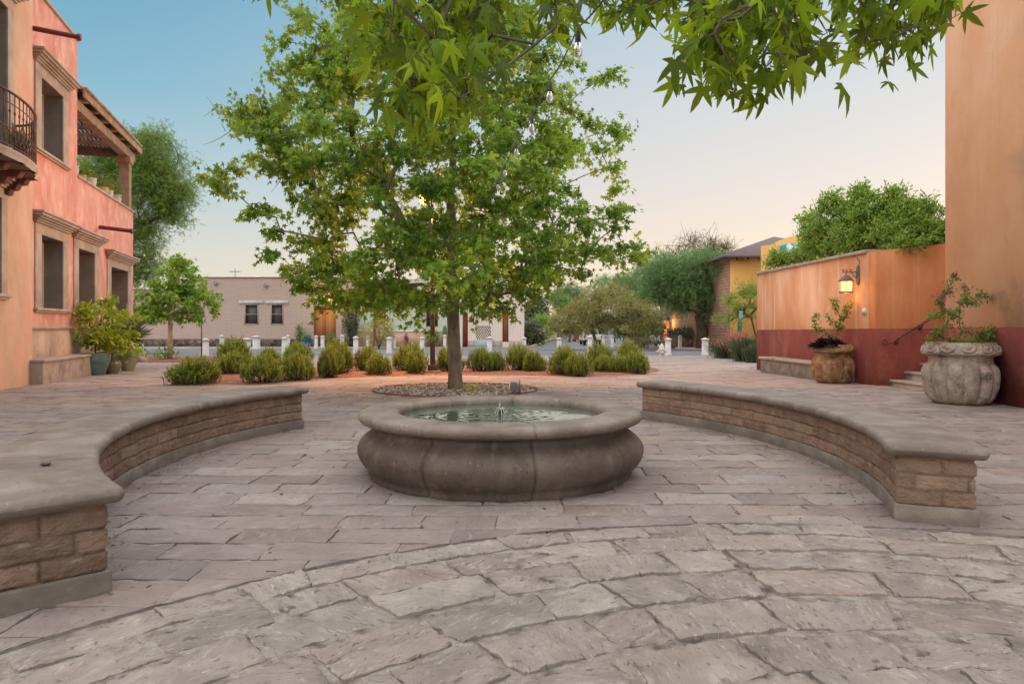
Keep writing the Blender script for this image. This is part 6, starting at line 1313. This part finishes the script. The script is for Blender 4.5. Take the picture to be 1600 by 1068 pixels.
# street lamp
x, y, z = GP(676, 584); sl_ = empty('street_lamp', (x, y, z), 'brown street lamp post behind the sycamore with a glowing amber head hidden in the leaves', 'street lamp')
m = MB(); m.box(x - .24, x + .24, y - .24, y + .24, z - .05, z + .10); m.build('footing', PLINTH, sl_, bevel=.02); m = MB(); m.box(x - .13, x + .13, y - .13, y + .13, z + .10, z + .28); m.tube([(x, y, z + .1), (x, y, z + 4.6)], [.075, .062], 12); m.build('post', LPOST, sl_, bevel=.006)
lz = Z_(312, y)
m = MB(); m.tube([(x, y, z + 4.4), (x, y, lz + .1), (x - .1, y, lz + .32), (x - .22, y, lz + .3)], .03, 8); m.lathe([(.03, .30), (.07, .26), (.20, .16), (.21, .14)], (x - .22, y, lz), 16); m.build('lamp_hood', LPOST, sl_)
m = MB(); m.lathe([(.12, -.12), (.16, -.02), (.17, .13)], (x - .22, y, lz), 14); m.build('lamp_glass', emis('sodium_glow', (1, .42, .06), 14), sl_)
lamp('street_lamp_light', (x - .22, y - .05, lz - .2), 1300, (1, .42, .12), .12)
# far lamp seen through palo verde
x, y = X_(995, 57), 57; fl_ = empty('street_lamp', (x, y, gz(y)), 'distant lit street lamp glowing in front of the palo verde crown', 'street lamp'); z = Z_(484, y); m = MB(); m.tube([(x, y, gz(y)), (x, y, z - .1)], .05, 8); m.lathe([(.04, .30), (.25, .15), (.26, .12)], (x, y, z), 12); m.build('post', LPOST, fl_)
m = MB(); m.lathe([(.10, -.12), (.16, 0), (.17, .11)], (x, y, z), 12); m.build('lamp_glass', emis('far_sodium_glow', (1, .42, .08), 5), fl_); lamp('far_street_lamp_light', (x, y - .1, z - .3), 120, (1, .45, .15), .1)
# ground spotlight
x, y = X_(806, 13.3), 13.3; z = gz(y); gs = empty('ground_spotlight', (x, y, z), 'grey box floodlight on a pointed plate among the river stones', 'spotlight'); SPG = smat('grey_metal', [(.10, .12, .125), (.16, .18, .185)], ns=8, rough=.5)
m = MB(); v = [(0, -.02, .06), (.13, -.02, .07), (.13, .14, .07), (0, .14, .06), (-.02, -.02, .235), (.12, -.02, .225), (.12, .14, .225), (-.02, .14, .235)]; m.hexa([(x - .09 + a, y + b, z + c) for a, b, c in v]); m.build('lamp_box', SPG, gs, bevel=.006)
m = MB(); m.add([(x + .045, y - .04, z - .02), (x + .10, y - .04, z - .02), (x + .085, y - .04, z + .22), (x + .068, y - .04, z + .29), (x + .05, y - .04, z + .22), (x + .045, y - .025, z - .02), (x + .10, y - .025, z - .02), (x + .085, y - .025, z + .22), (x + .068, y - .025, z + .29), (x + .05, y - .025, z + .22)], [(0, 1, 2, 3, 4), (9, 8, 7, 6, 5), (0, 5, 6, 1), (1, 6, 7, 2), (2, 7, 8, 3), (3, 8, 9, 4), (4, 9, 5, 0)]); m.build('bracket_plate', SPG, gs)
m = MB(); m.box(x - .135, x - .113, y - .01, y + .13, z + .07, z + .23); m.build('lens', WHITE, gs)
# small weed in the stones
n = 24; m = MB(); q = np.array([X_(737, 13.9), 13.9, gz(13.9) + .05]); leaves(m, 'oval', q + rng.normal(size=(n, 3)) * [.10, .06, .02], rng.normal(size=(n, 3)) + [0, 0, .8], .10); tag(m.build('weed', L_LIME), 'tiny bright weed among the river stones right of the trunk', 'weed')
# pickup
def pickup():
    x, y, z = X_(925, 72), 71, gz(71) + .0; rt = empty('pickup_truck', (x, y, z), 'white pickup truck seen from behind, driving away up the street', 'pickup'); P = lambda m, a, b, c, d, e, f: m.box(x + a, x + b, y + c, y + d, z + e, z + f)
    TW = smat('truck_white', [(.62, .65, .64), (.7, .73, .72)], ns=3, rough=.3); TR = smat('tail_red', [(.4, .015, .02), (.5, .03, .03)], ns=3, rough=.3); BK = smat('black_rubber', [(.012, .012, .013), (.025, .025, .025)], ns=8)
    m = MB(); P(m, -.95, .95, 0, 5.3, .50, .80); P(m, -.95, -.86, 0, 2.0, .80, 1.12); P(m, .86, .95, 0, 2.0, .80, 1.12); P(m, -.93, .93, 3.6, 5.2, .80, 1.08); m.build('body', TW, rt, bevel=.04, seg=2)
    m = MB(); P(m, -.86, .86, -.02, .06, .56, 1.12); m.build('tailgate', TW, rt, bevel=.02)
    m = MB(); m.hexa([(x + a, y + b, z + c) for a, b, c in ((-.92, 2.0, .8), (.92, 2.0, .8), (.92, 4.1, .8), (-.92, 4.1, .8), (-.74, 2.3, 1.68), (.74, 2.3, 1.68), (.74, 3.5, 1.68), (-.74, 3.5, 1.68))]); m.build('cab', TW, rt, bevel=.06, seg=2)
    m = MB(); m.hexa([(x + a, y + b, z + c) for a, b, c in ((-.72, 2.06, 1.12), (.72, 2.06, 1.12), (.72, 2.1, 1.12), (-.72, 2.1, 1.12), (-.62, 2.23, 1.58), (.62, 2.23, 1.58), (.62, 2.27, 1.58), (-.62, 2.27, 1.58))]); m.build('rear_window', GLASS, rt)
    for s_ in (-1, 1):
        m = MB(); P(m, *sorted((s_ * .80, s_ * .96)), -.04, .05, .78, 1.06); m.build('tail_light', TR, rt)
        for yy_ in (.95, 4.4): m = MB(); m.tube([(x + s_ * .68, y + yy_, z + .34), (x + s_ * .93, y + yy_, z + .34)], .36, 18); m.build('tyre', BK, rt)
        m = MB(); P(m, *sorted((s_ * .93, s_ * 1.12)), 3.3, 3.42, 1.1, 1.28); m.build('mirror', BK, rt)
    m = MB(); P(m, -.92, .92, -.16, -.02, .40, .56); m.build('bumper', BK, rt); m = MB(); P(m, -.2, .2, -.18, -.161, .43, .54); m.build('licence_plate', WHITE, rt)
    m = MB(); x2, y2, z2 = X_(906.5, 105), 105, gz(105); rt = empty('parked_car', (x2, y2, z2), 'small red car far up the street just left of the pickup', 'car')
    m.hexa([(x2 + a, y2 + b, z2 + c) for a, b, c in ((-.85, 0, .3), (.85, 0, .3), (.85, 4, .3), (-.85, 4, .3), (-.85, 0, .85), (.85, 0, .85), (.85, 4, .8), (-.85, 4, .8))]); m.hexa([(x2 + a, y2 + b, z2 + c) for a, b, c in ((-.8, .4, .85), (.8, .4, .85), (.8, 2.9, .85), (-.8, 2.9, .85), (-.6, .9, 1.4), (.6, .9, 1.4), (.6, 2.3, 1.4), (-.6, 2.3, 1.4))]); m.build('body', smat('car_red', [(.28, .06, .06), (.34, .09, .08)], ns=3, rough=.3), rt, bevel=.05)
    for s_ in (-1, 1):
        for q in (.7, 3.2): m = MB(); m.tube([(x2 + s_ * .62, y2 + q, z2 + .31), (x2 + s_ * .84, y2 + q, z2 + .31)], .31, 14); m.build('tyre', BK, rt)
pickup()
# string of bulbs
sg_ = empty('string_lights', (.2, 5, 3), 'unlit string of clear bulbs running from the near boughs into the sycamore', 'string lights')
BPX = [(903, 52, 3.6), (859, 132, 4.7), (831, 184, 5.7), (807, 225, 6.9), (789, 259, 8.0), (778, 282, 9.0), (770, 305, 10.2)]
BP = [np.array((X_(a, Y), Y, Z_(b, Y))) for a, b, Y in BPX]; cord = [np.array((X_(990, 2.3), 2.3, Z_(-70, 2.3)))]
for p in BP: cord += [p + [0, 0, .03]]
cord += [np.array([-.75, 13.2, 3.6]), np.array([-1.1, 14.3, 3.9])]
cp = []
for i in range(len(cord) - 1):
    for k in range(6): u = k / 6; cp.append(cord[i] * (1 - u) + cord[i + 1] * u - np.array([0, 0, .10 * u * (1 - u)]))
m = MB(); m.tube(cp + [cord[-1]], .0045, 5); m.build('cord', BLKIRON, sg_)
GB, nt = newmat('clear_bulb'); out = N(nt, 'ShaderNodeOutputMaterial'); b = N(nt, 'ShaderNodeBsdfPrincipled'); b.inputs['Base Color'].default_value = (.95, .95, .95, 1); b.inputs['Roughness'].default_value = .03; b.inputs['Transmission Weight'].default_value = .9; b.inputs['IOR'].default_value = 1.25; nt.links.new(b.outputs[0], out.inputs[0])
for p in BP:
    m = MB(); m.lathe([(.006, .03), (.011, .02), (.015, .0), (.015, -.045), (.013, -.05)], p, 12); sk_ = m.build('socket', DARK, sg_, smooth=True)
    m = MB(); m.lathe([(.011, -.05), (.016, -.062), (.025, -.085), (.026, -.10), (.019, -.12), (.007, -.128), (.001, -.129)], p, 16, closed=False); bb = m.build('bulb', GB, sk_, smooth=True)
    m = MB(); m.tube([p + [-.006, 0, -.055], p + [-.010, 0, -.10], p + [0, 0, -.085], p + [.010, 0, -.10], p + [.006, 0, -.055]], .0015, 4); m.build('filament', BLKIRON, sk_)
